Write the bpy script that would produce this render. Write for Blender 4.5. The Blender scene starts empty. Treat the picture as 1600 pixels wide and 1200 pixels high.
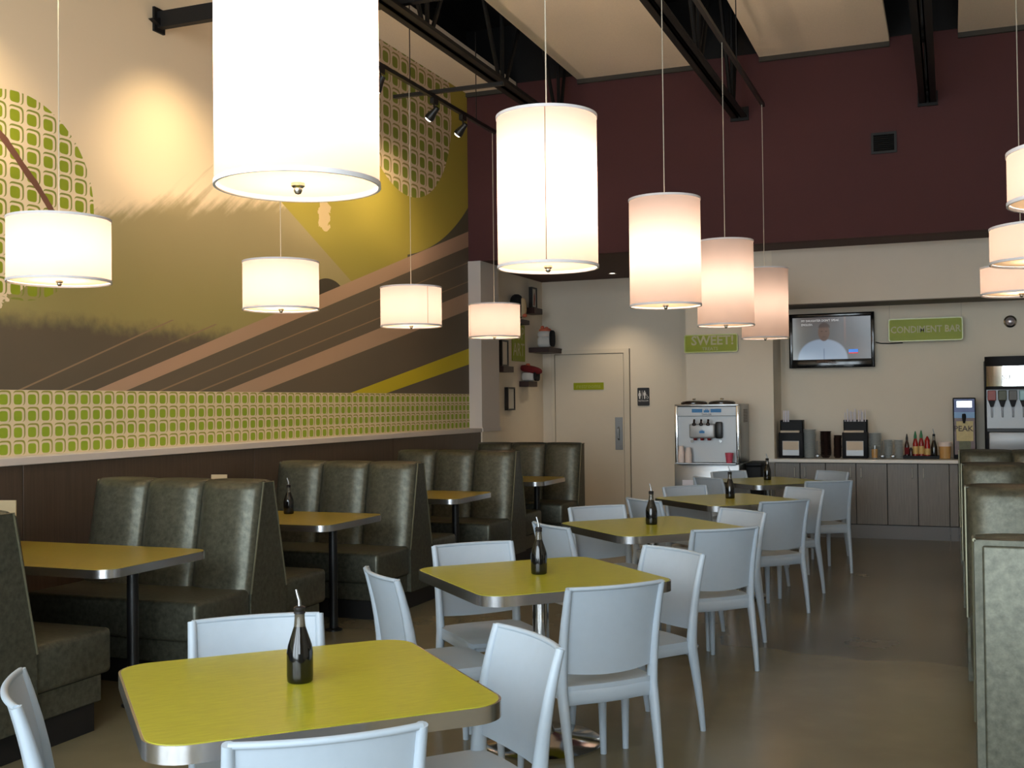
import bpy, bmesh, math, random
from mathutils import Vector, Matrix
random.seed(7)
S = bpy.context.scene
C = S.collection
PI = math.pi
FZ = -0.02                   # floor level

# ------------------------------------------------------------------ camera
EYE = Vector((0, 0, 1.54))
YAW, PITCH, ROLL, FPX = 0.37479, 0.017478, -0.011158, 1738.7
fw = Vector((-math.sin(YAW) * math.cos(PITCH), math.cos(YAW) * math.cos(PITCH), math.sin(PITCH)))
rt = Vector((math.cos(YAW), math.sin(YAW), 0))
up = rt.cross(fw)
r2 = rt * math.cos(ROLL) + up * math.sin(ROLL)
u2 = -rt * math.sin(ROLL) + up * math.cos(ROLL)
cd = bpy.data.cameras.new('camera')
cd.sensor_width = 36; cd.lens = FPX / 1600 * 36; cd.clip_start = 0.05; cd.clip_end = 100
cam = bpy.data.objects.new('camera', cd); C.objects.link(cam)
M = Matrix((r2, u2, -fw)).transposed().to_4x4(); M.translation = EYE
cam.matrix_world = M
S.camera = cam

# ------------------------------------------------------------------ light and exposure
S.view_settings.view_transform = 'Standard'
S.view_settings.look = 'None'
S.view_settings.exposure = -0.15
S.view_settings.gamma = 1.0
S.view_settings.use_curve_mapping = False
SKY = 10.8                    # overcast daylight outside the shop windows
LAMP_A, LAMP_B, LAMP_C = (80.0, 66.0, 36.0, 24.0, 17.0), (36.0, 32.0, 27.0, 24.0), (22.0, 19.0, 17.0)
SPOT = 100.0
w = bpy.data.worlds.new('sky'); S.world = w; w.use_nodes = True
w.node_tree.nodes['Background'].inputs[0].default_value = (0.80, 0.92, 1.0, 1)
w.node_tree.nodes['Background'].inputs[1].default_value = SKY
WINDOWS = [(-4.9, -2.7), (-2.5, -0.3), (-0.1, 2.1)]      # shop front behind the camera
FRONT_Y, WIN_Z0, WIN_Z1 = -2.6, 0.25, 4.9
for i, (a, b) in enumerate(WINDOWS):                     # light portals in the real openings
    ld = bpy.data.lights.new('window_portal', 'AREA'); ld.shape = 'RECTANGLE'
    ld.size = b - a; ld.size_y = WIN_Z1 - WIN_Z0; ld.cycles.is_portal = True
    lo = bpy.data.objects.new('window_portal', ld); C.objects.link(lo)
    lo.location = ((a + b) / 2, FRONT_Y - 0.12, (WIN_Z0 + WIN_Z1) / 2)
    lo.rotation_euler = (PI / 2, 0, 0)
    lo.rotation_euler = Vector((0, 1, 0)).to_track_quat('-Z', 'Z').to_euler()

# ------------------------------------------------------------------ materials
def lin(c):
    return tuple(((x / 255) / 12.92 if x / 255 <= 0.04045 else ((x / 255 + 0.055) / 1.055) ** 2.4) for x in c)
MATS = {}
def mat(name, rgb, rough=0.5, metal=0.0, spec=0.5, var=0.0, scale=8.0, bump=0.0, bscale=60.0, stretch=None, emit=0.0, alpha=1.0, trans=0.0, coat=0.0, detail=5.0, rvar=0.0):
    m = bpy.data.materials.new(name); m.use_nodes = True; MATS[name] = m
    nt = m.node_tree; b = nt.nodes['Principled BSDF']
    col = lin(rgb)
    b.inputs['Base Color'].default_value = (*col, 1)
    b.inputs['Roughness'].default_value = rough; b.inputs['Metallic'].default_value = metal
    b.inputs['Specular IOR Level'].default_value = spec
    b.inputs['Alpha'].default_value = alpha; b.inputs['Transmission Weight'].default_value = trans
    b.inputs['Coat Weight'].default_value = coat
    if emit:
        b.inputs['Emission Color'].default_value = (*col, 1); b.inputs['Emission Strength'].default_value = emit
    if var or bump or rvar:
        tc = nt.nodes.new('ShaderNodeTexCoord'); src = tc.outputs['Object']
        if stretch:
            mp = nt.nodes.new('ShaderNodeMapping'); mp.inputs['Scale'].default_value = stretch
            nt.links.new(src, mp.inputs['Vector']); src = mp.outputs['Vector']
    if var or rvar:
        n = nt.nodes.new('ShaderNodeTexNoise'); n.inputs['Scale'].default_value = scale; n.inputs['Detail'].default_value = detail
        n.inputs['Roughness'].default_value = 0.65
        nt.links.new(src, n.inputs['Vector'])
        r = nt.nodes.new('ShaderNodeMapRange'); r.inputs['From Min'].default_value = 0.3; r.inputs['From Max'].default_value = 0.7
        r.inputs['To Min'].default_value = 1 - var; r.inputs['To Max'].default_value = 1 + var
        nt.links.new(n.outputs[0], r.inputs['Value'])
        if var:
            mx = nt.nodes.new('ShaderNodeMix'); mx.data_type = 'RGBA'; mx.blend_type = 'MULTIPLY'; mx.inputs['Factor'].default_value = 1
            mx.inputs['A'].default_value = (*col, 1)
            nt.links.new(r.outputs[0], mx.inputs['B']); nt.links.new(mx.outputs['Result'], b.inputs['Base Color'])
        if rvar:
            q = nt.nodes.new('ShaderNodeMapRange'); q.inputs['From Min'].default_value = 0.3; q.inputs['From Max'].default_value = 0.7
            q.inputs['To Min'].default_value = rough - rvar; q.inputs['To Max'].default_value = rough + rvar
            nt.links.new(n.outputs[0], q.inputs['Value']); nt.links.new(q.outputs[0], b.inputs['Roughness'])
    if bump:
        n2 = nt.nodes.new('ShaderNodeTexNoise'); n2.inputs['Scale'].default_value = bscale; n2.inputs['Detail'].default_value = 3
        nt.links.new(src, n2.inputs['Vector'])
        bp = nt.nodes.new('ShaderNodeBump'); bp.inputs['Strength'].default_value = bump; bp.inputs['Distance'].default_value = 0.01
        nt.links.new(n2.outputs[0], bp.inputs['Height']); nt.links.new(bp.outputs[0], b.inputs['Normal'])
    return m

mat('chair', (172, 184, 196), 0.42, var=0.02, scale=20)
mat('laminate', (168, 165, 42), 0.3, var=0.16, scale=11, stretch=(1.6, 14, 1), detail=6)
mat('booth_laminate', (160, 140, 48), 0.3, var=0.1, scale=9, stretch=(12, 1.6, 1), detail=6)
mat('chrome', (205, 205, 205), 0.12, 1.0)
mat('chrome_band', (215, 215, 218), 0.26, 1.0, bump=0.02, bscale=14)
mat('steel', (160, 162, 164), 0.34, 1.0, bump=0.05, bscale=30)
mat('vinyl', (82, 82, 70), 0.37, 0.45, spec=0.5, var=0.36, scale=34, bump=0.06, bscale=50, detail=6)
mat('vinyl_piping', (112, 110, 90), 0.34, 0.5)
mat('kick', (14, 13, 13), 0.6)
mat('black_metal', (16, 16, 17), 0.4)
mat('truss_black', (13, 12, 12), 0.6, spec=0.3, var=0.15, scale=3)
mat('deck_black', (13, 12, 12), 0.85)
mat('wall_grey', (226, 215, 197), 0.75, var=0.02, scale=2)
mat('bulkhead_grey', (216, 205, 190), 0.75, var=0.02, scale=2)
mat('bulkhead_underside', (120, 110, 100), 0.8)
mat('wall_maroon', (74, 36, 37), 0.8, var=0.03, scale=3)
mat('soffit_brown', (76, 50, 46), 0.8, var=0.03, scale=3)
mat('panel_board', (240, 228, 206), 0.9, var=0.06, scale=90, bump=0.25, bscale=160)
mat('panel_edge', (60, 56, 50), 0.8)
mat('trim_white', (204, 196, 190), 0.55)
mat('wainscot', (72, 60, 50), 0.42, var=0.22, scale=7, stretch=(3, 9, 0.35), detail=7)
mat('door', (218, 207, 188), 0.6, var=0.02, scale=2)
mat('groove', (92, 84, 74), 0.8)
mat('cabinet', (118, 111, 103), 0.45, var=0.16, scale=8, stretch=(8, 3, 0.5), detail=7)
mat('cabinet_kick', (120, 120, 122), 0.5)
mat('worktop', (222, 214, 202), 0.35)
mat('cord', (190, 182, 165), 0.5)
mat('handle_metal', (206, 202, 194), 0.4, 0.3)
mat('nickel', (200, 196, 188), 0.25, 1.0)
mat('shade_trim', (226, 222, 224), 0.7)
mat('seam', (120, 96, 70), 0.8)
mat('shelf_wood', (54, 28, 24), 0.5, var=0.12, scale=10, stretch=(1, 6, 6))
mat('frame_black', (24, 22, 21), 0.4)
mat('print_paper', (206, 200, 188), 0.8)
mat('print_figure', (150, 92, 80), 0.8)
mat('plush_white', (215, 210, 204), 0.95, bump=0.3, bscale=120)
mat('plush_cream', (205, 180, 140), 0.95, bump=0.3, bscale=120)
mat('plush_black', (20, 18, 20), 0.95, bump=0.3, bscale=120)
mat('plush_red', (112, 22, 26), 0.95, bump=0.3, bscale=120)
mat('plush_orange', (205, 106, 78), 0.95, bump=0.3, bscale=120)
mat('sign_green', (146, 156, 16), 0.4, spec=0.25)
mat('sign_edge', (178, 186, 96), 0.25)
mat('sign_text', (196, 190, 150), 0.6)
mat('sign_black', (22, 22, 25), 0.45)
mat('sign_white', (220, 218, 214), 0.6)
mat('tv_black', (10, 10, 13), 0.12, spec=0.6)
mat('glass_dark', (9, 8, 8), 0.08, spec=0.7)
mat('glass_neck', (120, 112, 98), 0.08, spec=0.7, trans=0.55)
mat('stopper', (24, 20, 22), 0.5)
mat('napkin', (208, 190, 168), 0.85)
mat('paper_white', (226, 220, 226), 0.85)
mat('ceramic', (196, 198, 194), 0.3)
mat('bowl_dark', (46, 32, 28), 0.18)
mat('plastic_black', (15, 15, 18), 0.55, spec=0.25)
mat('sauce_red', (150, 20, 16), 0.25)
mat('sauce_dark', (46, 16, 12), 0.2)
mat('cap_green', (20, 110, 60), 0.4)
mat('label_gold', (206, 170, 104), 0.6)
mat('tub_amber', (196, 150, 90), 0.3)
mat('cup_white', (224, 208, 200), 0.6)
mat('cup_pink', (200, 80, 100), 0.4)
mat('logo_blue', (46, 120, 178), 0.5)
mat('panel_silver', (168, 170, 172), 0.4, 0.3)
mat('tea_blue', (34, 62, 140), 0.3)
mat('tea_sky', (90, 140, 190), 0.3)
mat('tea_brown', (92, 58, 46), 0.35, var=0.3, scale=25)
mat('tea_label', (196, 176, 120), 0.5, var=0.1, scale=30)
mat('tea_green', (92, 92, 60), 0.5, var=0.3, scale=30)
mat('valve_red', (150, 60, 50), 0.4)
mat('valve_green', (70, 70, 30), 0.4)
mat('valve_grey', (92, 86, 78), 0.4)
mat('valve_cyan', (150, 196, 200), 0.3)
mat('menu_card', (196, 176, 140), 0.7)
mat('speaker_chrome', (205, 196, 200), 0.35, 0.8)
mat('window_frame', (40, 40, 42), 0.5)
mat('bulb', (255, 240, 215), 0.4, emit=14)
mat('downlight_lens', (255, 244, 225), 0.4, emit=6)

# clear pane
m = bpy.data.materials.new('pane'); m.use_nodes = True; nt = m.node_tree; nt.nodes.clear()
o_ = nt.nodes.new('ShaderNodeOutputMaterial'); t_ = nt.nodes.new('ShaderNodeBsdfTransparent'); g_ = nt.nodes.new('ShaderNodeBsdfGlossy')
g_.inputs['Roughness'].default_value = 0.02; x_ = nt.nodes.new('ShaderNodeMixShader'); x_.inputs[0].default_value = 0.05
nt.links.new(t_.outputs[0], x_.inputs[1]); nt.links.new(g_.outputs[0], x_.inputs[2]); nt.links.new(x_.outputs[0], o_.inputs[0]); MATS['pane'] = m

# fabric lamp shade: light from the bulb inside shows through
def shade_mat(name, rgb, tw):
    m = bpy.data.materials.new(name); m.use_nodes = True; nt = m.node_tree; nt.nodes.clear()
    o_ = nt.nodes.new('ShaderNodeOutputMaterial'); d_ = nt.nodes.new('ShaderNodeBsdfDiffuse'); t_ = nt.nodes.new('ShaderNodeBsdfTranslucent')
    c = (*lin(rgb), 1); d_.inputs[0].default_value = c; t_.inputs[0].default_value = c
    x_ = nt.nodes.new('ShaderNodeMixShader'); x_.inputs[0].default_value = tw
    nt.links.new(d_.outputs[0], x_.inputs[1]); nt.links.new(t_.outputs[0], x_.inputs[2]); nt.links.new(x_.outputs[0], o_.inputs[0]); MATS[name] = m
shade_mat('shade_fabric', (168, 157, 152), 0.4)
shade_mat('diffuser', (230, 210, 178), 0.25)

# ---- small expression layer over Math nodes, for printed surfaces
class X:
    nt = None
    def __init__(s, v): s.v = v
    @staticmethod
    def op(kind, *a):
        n = X.nt.nodes.new('ShaderNodeMath'); n.operation = kind
        for i, q in enumerate(a):
            if isinstance(q, X): X.nt.links.new(q.v, n.inputs[i])
            else: n.inputs[i].default_value = q
        return X(n.outputs[0])
    def __add__(s, o): return X.op('ADD', s, o)
    __radd__ = __add__
    def __sub__(s, o): return X.op('SUBTRACT', s, o)
    def __rsub__(s, o): return X.op('SUBTRACT', o, s)
    def __mul__(s, o): return X.op('MULTIPLY', s, o)
    __rmul__ = __mul__
    def __lt__(s, o): return X.op('LESS_THAN', s, o)
    def __gt__(s, o): return X.op('GREATER_THAN', s, o)
    def abs(s): return X.op('ABSOLUTE', s)
    def frac(s): return X.op('FRACT', s)
    def pw(s, k): return X.op('POWER', s, k)
    def max(s, o): return X.op('MAXIMUM', s, o)
    def min(s, o): return X.op('MINIMUM', s, o)
    def soft(s, a, b):                      # 0 at a, 1 at b
        n = X.nt.nodes.new('ShaderNodeMapRange'); n.interpolation_type = 'SMOOTHSTEP'
        X.nt.links.new(s.v, n.inputs['Value']); n.inputs['From Min'].default_value = a; n.inputs['From Max'].default_value = b
        return X(n.outputs[0])
def paint(base, layers):
    cur = None
    for mask, rgb in layers:
        mx = X.nt.nodes.new('ShaderNodeMix'); mx.data_type = 'RGBA'
        if cur is None: mx.inputs['A'].default_value = (*lin(base), 1)
        else: X.nt.links.new(cur, mx.inputs['A'])
        mx.inputs['B'].default_value = (*lin(rgb), 1)
        X.nt.links.new(mask.v, mx.inputs['Factor'])
        cur = mx.outputs['Result']
    return cur
def ell(u, v, cu, cv, a, b, k=2):
    return ((u - cu) * (1 / a)).abs().pw(k) + ((v - cv) * (1 / b)).abs().pw(k)
def noise(scale, vec=None, detail=4, stretch=None, rot=0.0):
    n = X.nt.nodes.new('ShaderNodeTexNoise'); n.inputs['Scale'].default_value = scale; n.inputs['Detail'].default_value = detail
    t = X.nt.nodes.new('ShaderNodeTexCoord'); src = t.outputs['Object']
    if stretch:
        mp = X.nt.nodes.new('ShaderNodeMapping'); mp.vector_type = 'TEXTURE'; mp.inputs['Scale'].default_value = tuple(1 / q for q in stretch); mp.inputs['Rotation'].default_value = (rot, 0, 0)
        X.nt.links.new(src, mp.inputs['Vector']); src = mp.outputs['Vector']
    X.nt.links.new(src, n.inputs['Vector'])
    return X(n.outputs[0])
def obj_coord():
    t = X.nt.nodes.new('ShaderNodeTexCoord'); s = X.nt.nodes.new('ShaderNodeSeparateXYZ')
    X.nt.links.new(t.outputs['Object'], s.inputs[0])
    return X(s.outputs[0]), X(s.outputs[1]), X(s.outputs[2])

# ---- the printed mural on the long wall
m = bpy.data.materials.new('mural'); m.use_nodes = True; X.nt = m.node_tree; MATS['mural'] = m
bs = m.node_tree.nodes['Principled BSDF']; bs.inputs['Roughness'].default_value = 0.7
_, Y, Z = obj_coord()
nz = noise(3.0); nf = noise(14.0, detail=6); nstreak = noise(2.2, detail=6, stretch=(1, 1.6, 1.0)); nray = noise(3.0, detail=5, stretch=(1, 0.35, 5), rot=0.67)
def below(p0, p1):                          # 1 under the line p0-p1
    k = (p1[1] - p0[1]) / (p1[0] - p0[0])
    return Z < (Y * k + (p0[1] - k * p0[0]))
def between(lo, hi): return below(*hi) * (1 - below(*lo))
def thin(p0, p1, wd=0.012):
    return between(((p0[0], p0[1] - wd), (p1[0], p1[1] - wd)), (p0, p1))
def tiles(py, pz, oy, oz):
    fx = ((Y - oy) * (1 / py)).frac() - 0.5
    fz = ((Z - oz) * (1 / pz)).frac() - 0.5
    dot = ell(fx, fz, -0.06, -0.08, 0.29, 0.31, 4) < 1.0
    ring = (ell(fx, fz, 0.03, 0.01, 0.43, 0.455, 4) < 1.0) * (ell(fx, fz, -0.03, -0.05, 0.40, 0.41, 4) > 1.0) * ((fx + fz) > -0.25)
    return dot, ring
dark_edge = (Z + (nf - 0.5) * 0.12) < (2.12 + (nz - 0.5) * 0.25)
dark_soft = (1.0 - (Z + (nf - 0.5) * 0.12 + (nz - 0.5) * 0.12).soft(2.04, 2.2))
# mountain: body under a jagged snow line, two flanks
snow = 1.0 - (Z - (Y * 0.19 + 1.76) - (nray - 0.5) * 0.34 - (nf - 0.5) * 0.08).soft(-0.09, 0.09)
flankL = Z < (2.95 + (Y - 6.1) * 0.9 + (nf - 0.5) * 0.2)
flankR = Z < (3.309 - (Y - 8.409) * 0.473)
body = snow * flankL * flankR
disc = ell(Y, Z, 10.165, 6.66, 3.55, 3.55) < 1.0
right_field = (1.0 - flankR) * (Y > 8.2) * (1.0 - below((12.43, 3.457), (6.526, 1.711)))
below_disc = (1.0 - disc) * (Y > 10.8)
olive_right = (Y > 8.36) * (1.0 - flankR) * (1.0 - below_disc)
patch = ell(Y + (nf - 0.5) * 0.16, Z, 9.08 , 3.33, 0.10, 0.15, 3) < 1.0
c1 = ell(Y, Z, 5.385, 2.885, 0.66, 0.66) < 1.0
c2 = ell(Y, Z, 10.846, 4.95, 1.14, 1.14) < 1.0
d1, r1 = tiles(0.139, 0.1215, 5.292, 3.46 - 5 * 0.1215)
d2, r2_ = tiles(0.213, 0.19, 10.24, 4.735 - 0.19)
band = Z < 1.66
db, rb = tiles(0.115, 0.104, 5.205, 1.66 - 0.104 * 10 + 0.0)
S1 = between(((12.431, 3.457), (6.526, 1.711)), ((12.436, 3.645), (6.196, 1.707)))
under1 = below((12.431, 3.457), (6.526, 1.711))
S2 = between(((12.411, 2.68), (8.307, 1.733)), ((12.417, 2.899), (7.951, 1.777)))
SY = between(((12.452, 2.026), (10.898, 1.764)), ((12.458, 2.221), (10.028, 1.754)))
lines = thin((12.407, 3.266), (7.954, 2.015)).max(thin((12.401, 3.031), (7.952, 1.869))).max((Z < 2.2) * (Y < 7.7) * thin((6.691, 2.139), (5.486, 1.702)).max(thin((7.511, 2.24), (5.878, 1.707))))
rays = nray.soft(0.56, 0.66) * (Y > 6.5) * (1.0 - snow) * (1.0 - (Z - (Y * 0.8 - 2.3)).soft(-0.3, 0.1))
blob = (ell(Y, Z, 9.15, 2.60, 0.28, 0.14) < 1.0)
branch = ((Z - (3.262 - (Y - 5.235) * 0.985) + (nz - 0.5) * 0.12).abs() < 0.035) * (Y < 5.72)
low_hill = (Z + (nz - 0.5) * 0.1).soft(3.2, 2.2)
col = paint((230, 210, 178), [
    (rays * 0.35, (140, 132, 104)), (body * 0.92, (150, 138, 100)),
    (body * low_hill * 0.8, (148, 140, 82)),
    (olive_right, (164, 150, 58)),
    (olive_right * (Z.soft(3.6, 2.7)) * 0.6, (140, 134, 66)),
    (patch * (1.0 - flankR), (206, 184, 140)),
    (below_disc, (84, 80, 64)),
    (dark_soft, (92, 83, 68)),
    (under1, (98, 88, 73)),
    (blob * (1.0 - under1), (64, 58, 46)),
    (S1, (172, 142, 118)), (S2, (172, 144, 120)), (lines * (1.0 - S1), (140, 118, 92)), (SY, (196, 180, 28)),
    (c1 * (Z > 2.72), (230, 210, 178)), (c1 * r1, (128, 136, 52)), (c1 * d1, (138, 152, 26)),
    (branch, (112, 74, 58)),
    (c2, (204, 184, 158)), (c2 * r2_, (136, 124, 66)), (c2 * d2, (118, 128, 38)),
    (band, (216, 200, 168)), (band * rb, (146, 146, 62)), (band * db, (140, 164, 36)),
])
X.nt.links.new(col, bs.inputs['Base Color'])

# ---- polished concrete floor
m = bpy.data.materials.new('concrete'); m.use_nodes = True; X.nt = m.node_tree; MATS['concrete'] = m
bs = m.node_tree.nodes['Principled BSDF']
px, py, pz = obj_coord()
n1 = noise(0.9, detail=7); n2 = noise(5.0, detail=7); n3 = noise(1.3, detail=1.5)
dark_band = ((py + (n3 - 0.5) * 0.7).soft(7.0, 7.16)) * (1.0 - (py + (n3 - 0.5) * 0.5).soft(7.3, 8.4)) * (px + (n1 - 0.5) * 0.5).soft(-1.7, -0.9)  # darker wavy-edged band across the aisle, fading out toward the counter
col = paint((124, 114, 88), [(n1.soft(0.35, 0.7) * 0.7, (106, 97, 76)), (n2.soft(0.4, 0.8) * 0.25, (136, 124, 96)), (dark_band * 0.6, (72, 64, 52))])
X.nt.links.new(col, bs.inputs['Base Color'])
X.nt.links.new((n1 * 0.2 + 0.14).v, bs.inputs['Roughness'])
bs.inputs['Specular IOR Level'].default_value = 0.55

# ---- picture on the television
m = bpy.data.materials.new('tv_picture'); m.use_nodes = True; X.nt = m.node_tree; MATS['tv_picture'] = m
bs = m.node_tree.nodes['Principled BSDF']
px, py, pz = obj_coord()                     # x -0.43..0.43, z -0.24..0.24
head = 1.0 - ell(px, pz, -0.085, 0.075, 0.068, 0.105).soft(0.75, 1.1)
hair = (1.0 - ell(px, pz, -0.08, 0.125, 0.07, 0.07).soft(0.7, 1.1)) * pz.soft(0.115, 0.15)
neck = (1.0 - ell(px, pz, -0.095, -0.05, 0.04, 0.07, 4).soft(0.7, 1.1))
shirt = (1.0 - ell(px, pz, -0.10, -0.26, 0.29, 0.26, 2.2).soft(0.85, 1.05))
placket = (1.0 - ell(px, pz, -0.085, -0.2, 0.008, 0.09, 4).soft(0.5, 1.2)) * 0.6
beardz = (1.0 - ell(px, pz, -0.08, 0.005, 0.04, 0.035).soft(0.6, 1.1)) * 0.35
eyes = ((1.0 - ell(px, pz, -0.11, 0.088, 0.014, 0.006).soft(0.6, 1.1)).max(1.0 - ell(px, pz, -0.058, 0.088, 0.014, 0.006).soft(0.6, 1.1))) * 0.7
mouth = (1.0 - ell(px, pz, -0.083, 0.022, 0.02, 0.006).soft(0.6, 1.1)) * 0.6
pole = (1.0 - ((px - 0.155).abs()).soft(0.004, 0.018)) * pz.soft(-0.14, 0.1) * 0.4
col = paint((104, 112, 116), [
    (px.soft(0.05, 0.35), (74, 82, 88)), (px.soft(-0.15, -0.43) * 0.8, (138, 140, 134)), (pz.soft(0.08, 0.26) * 0.6, (92, 84, 86)),
    (pole, (150, 120, 110)), (neck, (104, 92, 84)), (shirt, (166, 188, 212)), (placket, (110, 130, 160)),
    (head, (112, 92, 82)), (hair, (62, 58, 60)), (beardz, (92, 78, 72)), (eyes, (44, 36, 34)), (mouth, (84, 60, 56)),
])
bs.inputs['Base Color'].default_value = (0.01, 0.01, 0.01, 1); bs.inputs['Roughness'].default_value = 0.15
X.nt.links.new(col, bs.inputs['Emission Color']); bs.inputs['Emission Strength'].default_value = 0.55
mat('tv_caption', (190, 190, 190), 0.5, emit=0.8)
mat('tv_badge', (70, 130, 220), 0.5, emit=0.9)
mat('tv_badge_red', (200, 70, 70), 0.5, emit=0.9)
mat('tv_dark', (40, 42, 46), 0.5, emit=0.6)
mat('maker_mark', (150, 150, 156), 0.4)

# ------------------------------------------------------------------ mesh helpers
def BM(): return bmesh.new()
def box(bm, x0, x1, y0, y1, z0, z1, bev=0.0, seg=2):
    r = bmesh.ops.create_cube(bm, size=1.0)
    vs = r['verts']
    for v in vs:
        v.co = Vector(((x0 + x1) / 2 + v.co.x * (x1 - x0), (y0 + y1) / 2 + v.co.y * (y1 - y0), (z0 + z1) / 2 + v.co.z * (z1 - z0)))
    if bev:
        es = list({e for v in vs for e in v.link_edges})
        bmesh.ops.bevel(bm, geom=es, offset=bev, segments=seg, affect='EDGES', profile=0.5)
    return bm
def prism(bm, pts, axis, a, b):
    """closed outline of 2-D points, pushed along an axis from a to b"""
    def co(p, t):
        return {'x': (t, p[0], p[1]), 'y': (p[0], t, p[1]), 'z': (p[0], p[1], t)}[axis]
    A = [bm.verts.new(co(p, a)) for p in pts]; B = [bm.verts.new(co(p, b)) for p in pts]
    n = len(pts)
    bm.faces.new(A); bm.faces.new(B[::-1])
    for i in range(n): bm.faces.new((A[i], B[i], B[(i + 1) % n], A[(i + 1) % n]))
    return bm
def lathe(bm, prof, n=24, cx=0, cy=0, cz=0):
    rings = []
    for r, z in prof:
        if r < 1e-6: rings.append([bm.verts.new((cx, cy, cz + z))])
        else: rings.append([bm.verts.new((cx + r * math.cos(2 * PI * i / n), cy + r * math.sin(2 * PI * i / n), cz + z)) for i in range(n)])
    for a, b in zip(rings, rings[1:]):
        for i in range(n):
            j = (i + 1) % n
            if len(a) == 1 and len(b) == 1: continue
            if len(a) == 1: bm.faces.new((a[0], b[j], b[i]))
            elif len(b) == 1: bm.faces.new((a[i], a[j], b[0]))
            else: bm.faces.new((a[i], a[j], b[j], b[i]))
    return bm
def tube(bm, pts, rad, n=10, side=None):
    """tube through points; rad is one radius or a list of (across, along) pairs"""
    pts = [Vector(p) for p in pts]; k = len(pts)
    if not isinstance(rad, list): rad = [(rad, rad)] * k
    rings = []; ref = Vector(side) if side else None
    for i, p in enumerate(pts):
        d = (pts[min(i + 1, k - 1)] - pts[max(i - 1, 0)]).normalized()
        s = ref if ref else (Vector((1, 0, 0)) if abs(d.x) < 0.9 else Vector((0, 1, 0)))
        s = (s - d * s.dot(d)).normalized(); t = d.cross(s)
        a, b = rad[i]
        rings.append([bm.verts.new(p + s * a * math.cos(2 * PI * q / n) + t * b * math.sin(2 * PI * q / n)) for q in range(n)])
    for a, b in zip(rings, rings[1:]):
        for i in range(n): bm.faces.new((a[i], a[(i + 1) % n], b[(i + 1) % n], b[i]))
    bm.faces.new(rings[0][::-1]); bm.faces.new(rings[-1])
    return bm
def sheet(bm, f, nu, nv, closed=True):
    """f(u, v, side) -> point; two skins joined at the rim"""
    G = []
    for s in (0, 1):
        G.append([[bm.verts.new(f(-1 + 2 * i / nu, j / nv, s)) for j in range(nv + 1)] for i in range(nu + 1)])
    for i in range(nu):
        for j in range(nv):
            a = G[0]; bm.faces.new((a[i][j], a[i + 1][j], a[i + 1][j + 1], a[i][j + 1]))
            a = G[1]; bm.faces.new((a[i][j + 1], a[i + 1][j + 1], a[i + 1][j], a[i][j]))
    rim = [(i, 0) for i in range(nu)] + [(nu, j) for j in range(nv)] + [(i, nv) for i in range(nu, 0, -1)] + [(0, j) for j in range(nv, 0, -1)]
    for q in range(len(rim)):
        i, j = rim[q]; k, l = rim[(q + 1) % len(rim)]
        bm.faces.new((G[0][k][l], G[0][i][j], G[1][i][j], G[1][k][l]))
    return bm
def rrect(w, d, r, n=6, cx=0, cy=0):
    P = []
    for sx, sy, a0 in ((1, 1, 0), (-1, 1, PI / 2), (-1, -1, PI), (1, -1, 1.5 * PI)):
        for i in range(n + 1):
            a = a0 + PI / 2 * i / n
            P.append((cx + sx * (w / 2 - r) + r * math.cos(a), cy + sy * (d / 2 - r) + r * math.sin(a)))
    return P
def ring_prism(bm, outer, inner, z0, z1):
    n = len(outer)
    V = [[bm.verts.new((p[0], p[1], z)) for p in o] for o, z in ((outer, z0), (outer, z1), (inner, z1), (inner, z0))]
    for k in range(4):
        a, b = V[k], V[(k + 1) % 4]
        for i in range(n): bm.faces.new((a[i], a[(i + 1) % n], b[(i + 1) % n], b[i]))
    return bm
def mesh(name, bm, m, smooth=True, ang=40):
    bmesh.ops.recalc_face_normals(bm, faces=bm.faces[:])
    me = bpy.data.meshes.new(name); bm.to_mesh(me); bm.free()
    me.materials.append(MATS[m])
    if smooth:
        me.polygons.foreach_set('use_smooth', [True] * len(me.polygons))
        me.set_sharp_from_angle(angle=math.radians(ang))
    return me
def link(name, me, parent=None, loc=(0, 0, 0), rot=(0, 0, 0)):
    o = bpy.data.objects.new(name, me); C.objects.link(o); o.location = loc; o.rotation_euler = rot
    if parent: o.parent = parent
    return o
def part(name, bm, m, parent=None, loc=(0, 0, 0), rot=(0, 0, 0), smooth=True, ang=40):
    return link(name, mesh(name, bm, m, smooth, ang), parent, loc, rot)
def tag(o, label, cat, group=None):
    o['label'] = label; o['category'] = cat
    if group: o['group'] = group
    return o
def thing(name, label, cat, loc=(0, 0, 0), rz=0.0, group=None):
    o = bpy.data.objects.new(name, None); C.objects.link(o); o.location = loc; o.rotation_euler = (0, 0, rz)
    o.empty_display_size = 0.1
    return tag(o, label, cat, group)
def struct(name, bm, m, parent=None, smooth=False):
    o = part(name, bm, m, parent, smooth=smooth)
    if not parent: o['kind'] = 'structure'
    return o
def dup(root, label, loc, rz=0.0, group=None):
    r = root.copy(); C.objects.link(r); r.location = loc; r.rotation_euler = (0, 0, rz); r['label'] = label
    if group: r['group'] = group
    for ch in list(root.children):
        c = ch.copy(); C.objects.link(c); c.parent = r
        for g in list(ch.children):
            d = g.copy(); C.objects.link(d); d.parent = c
    return r
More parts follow.
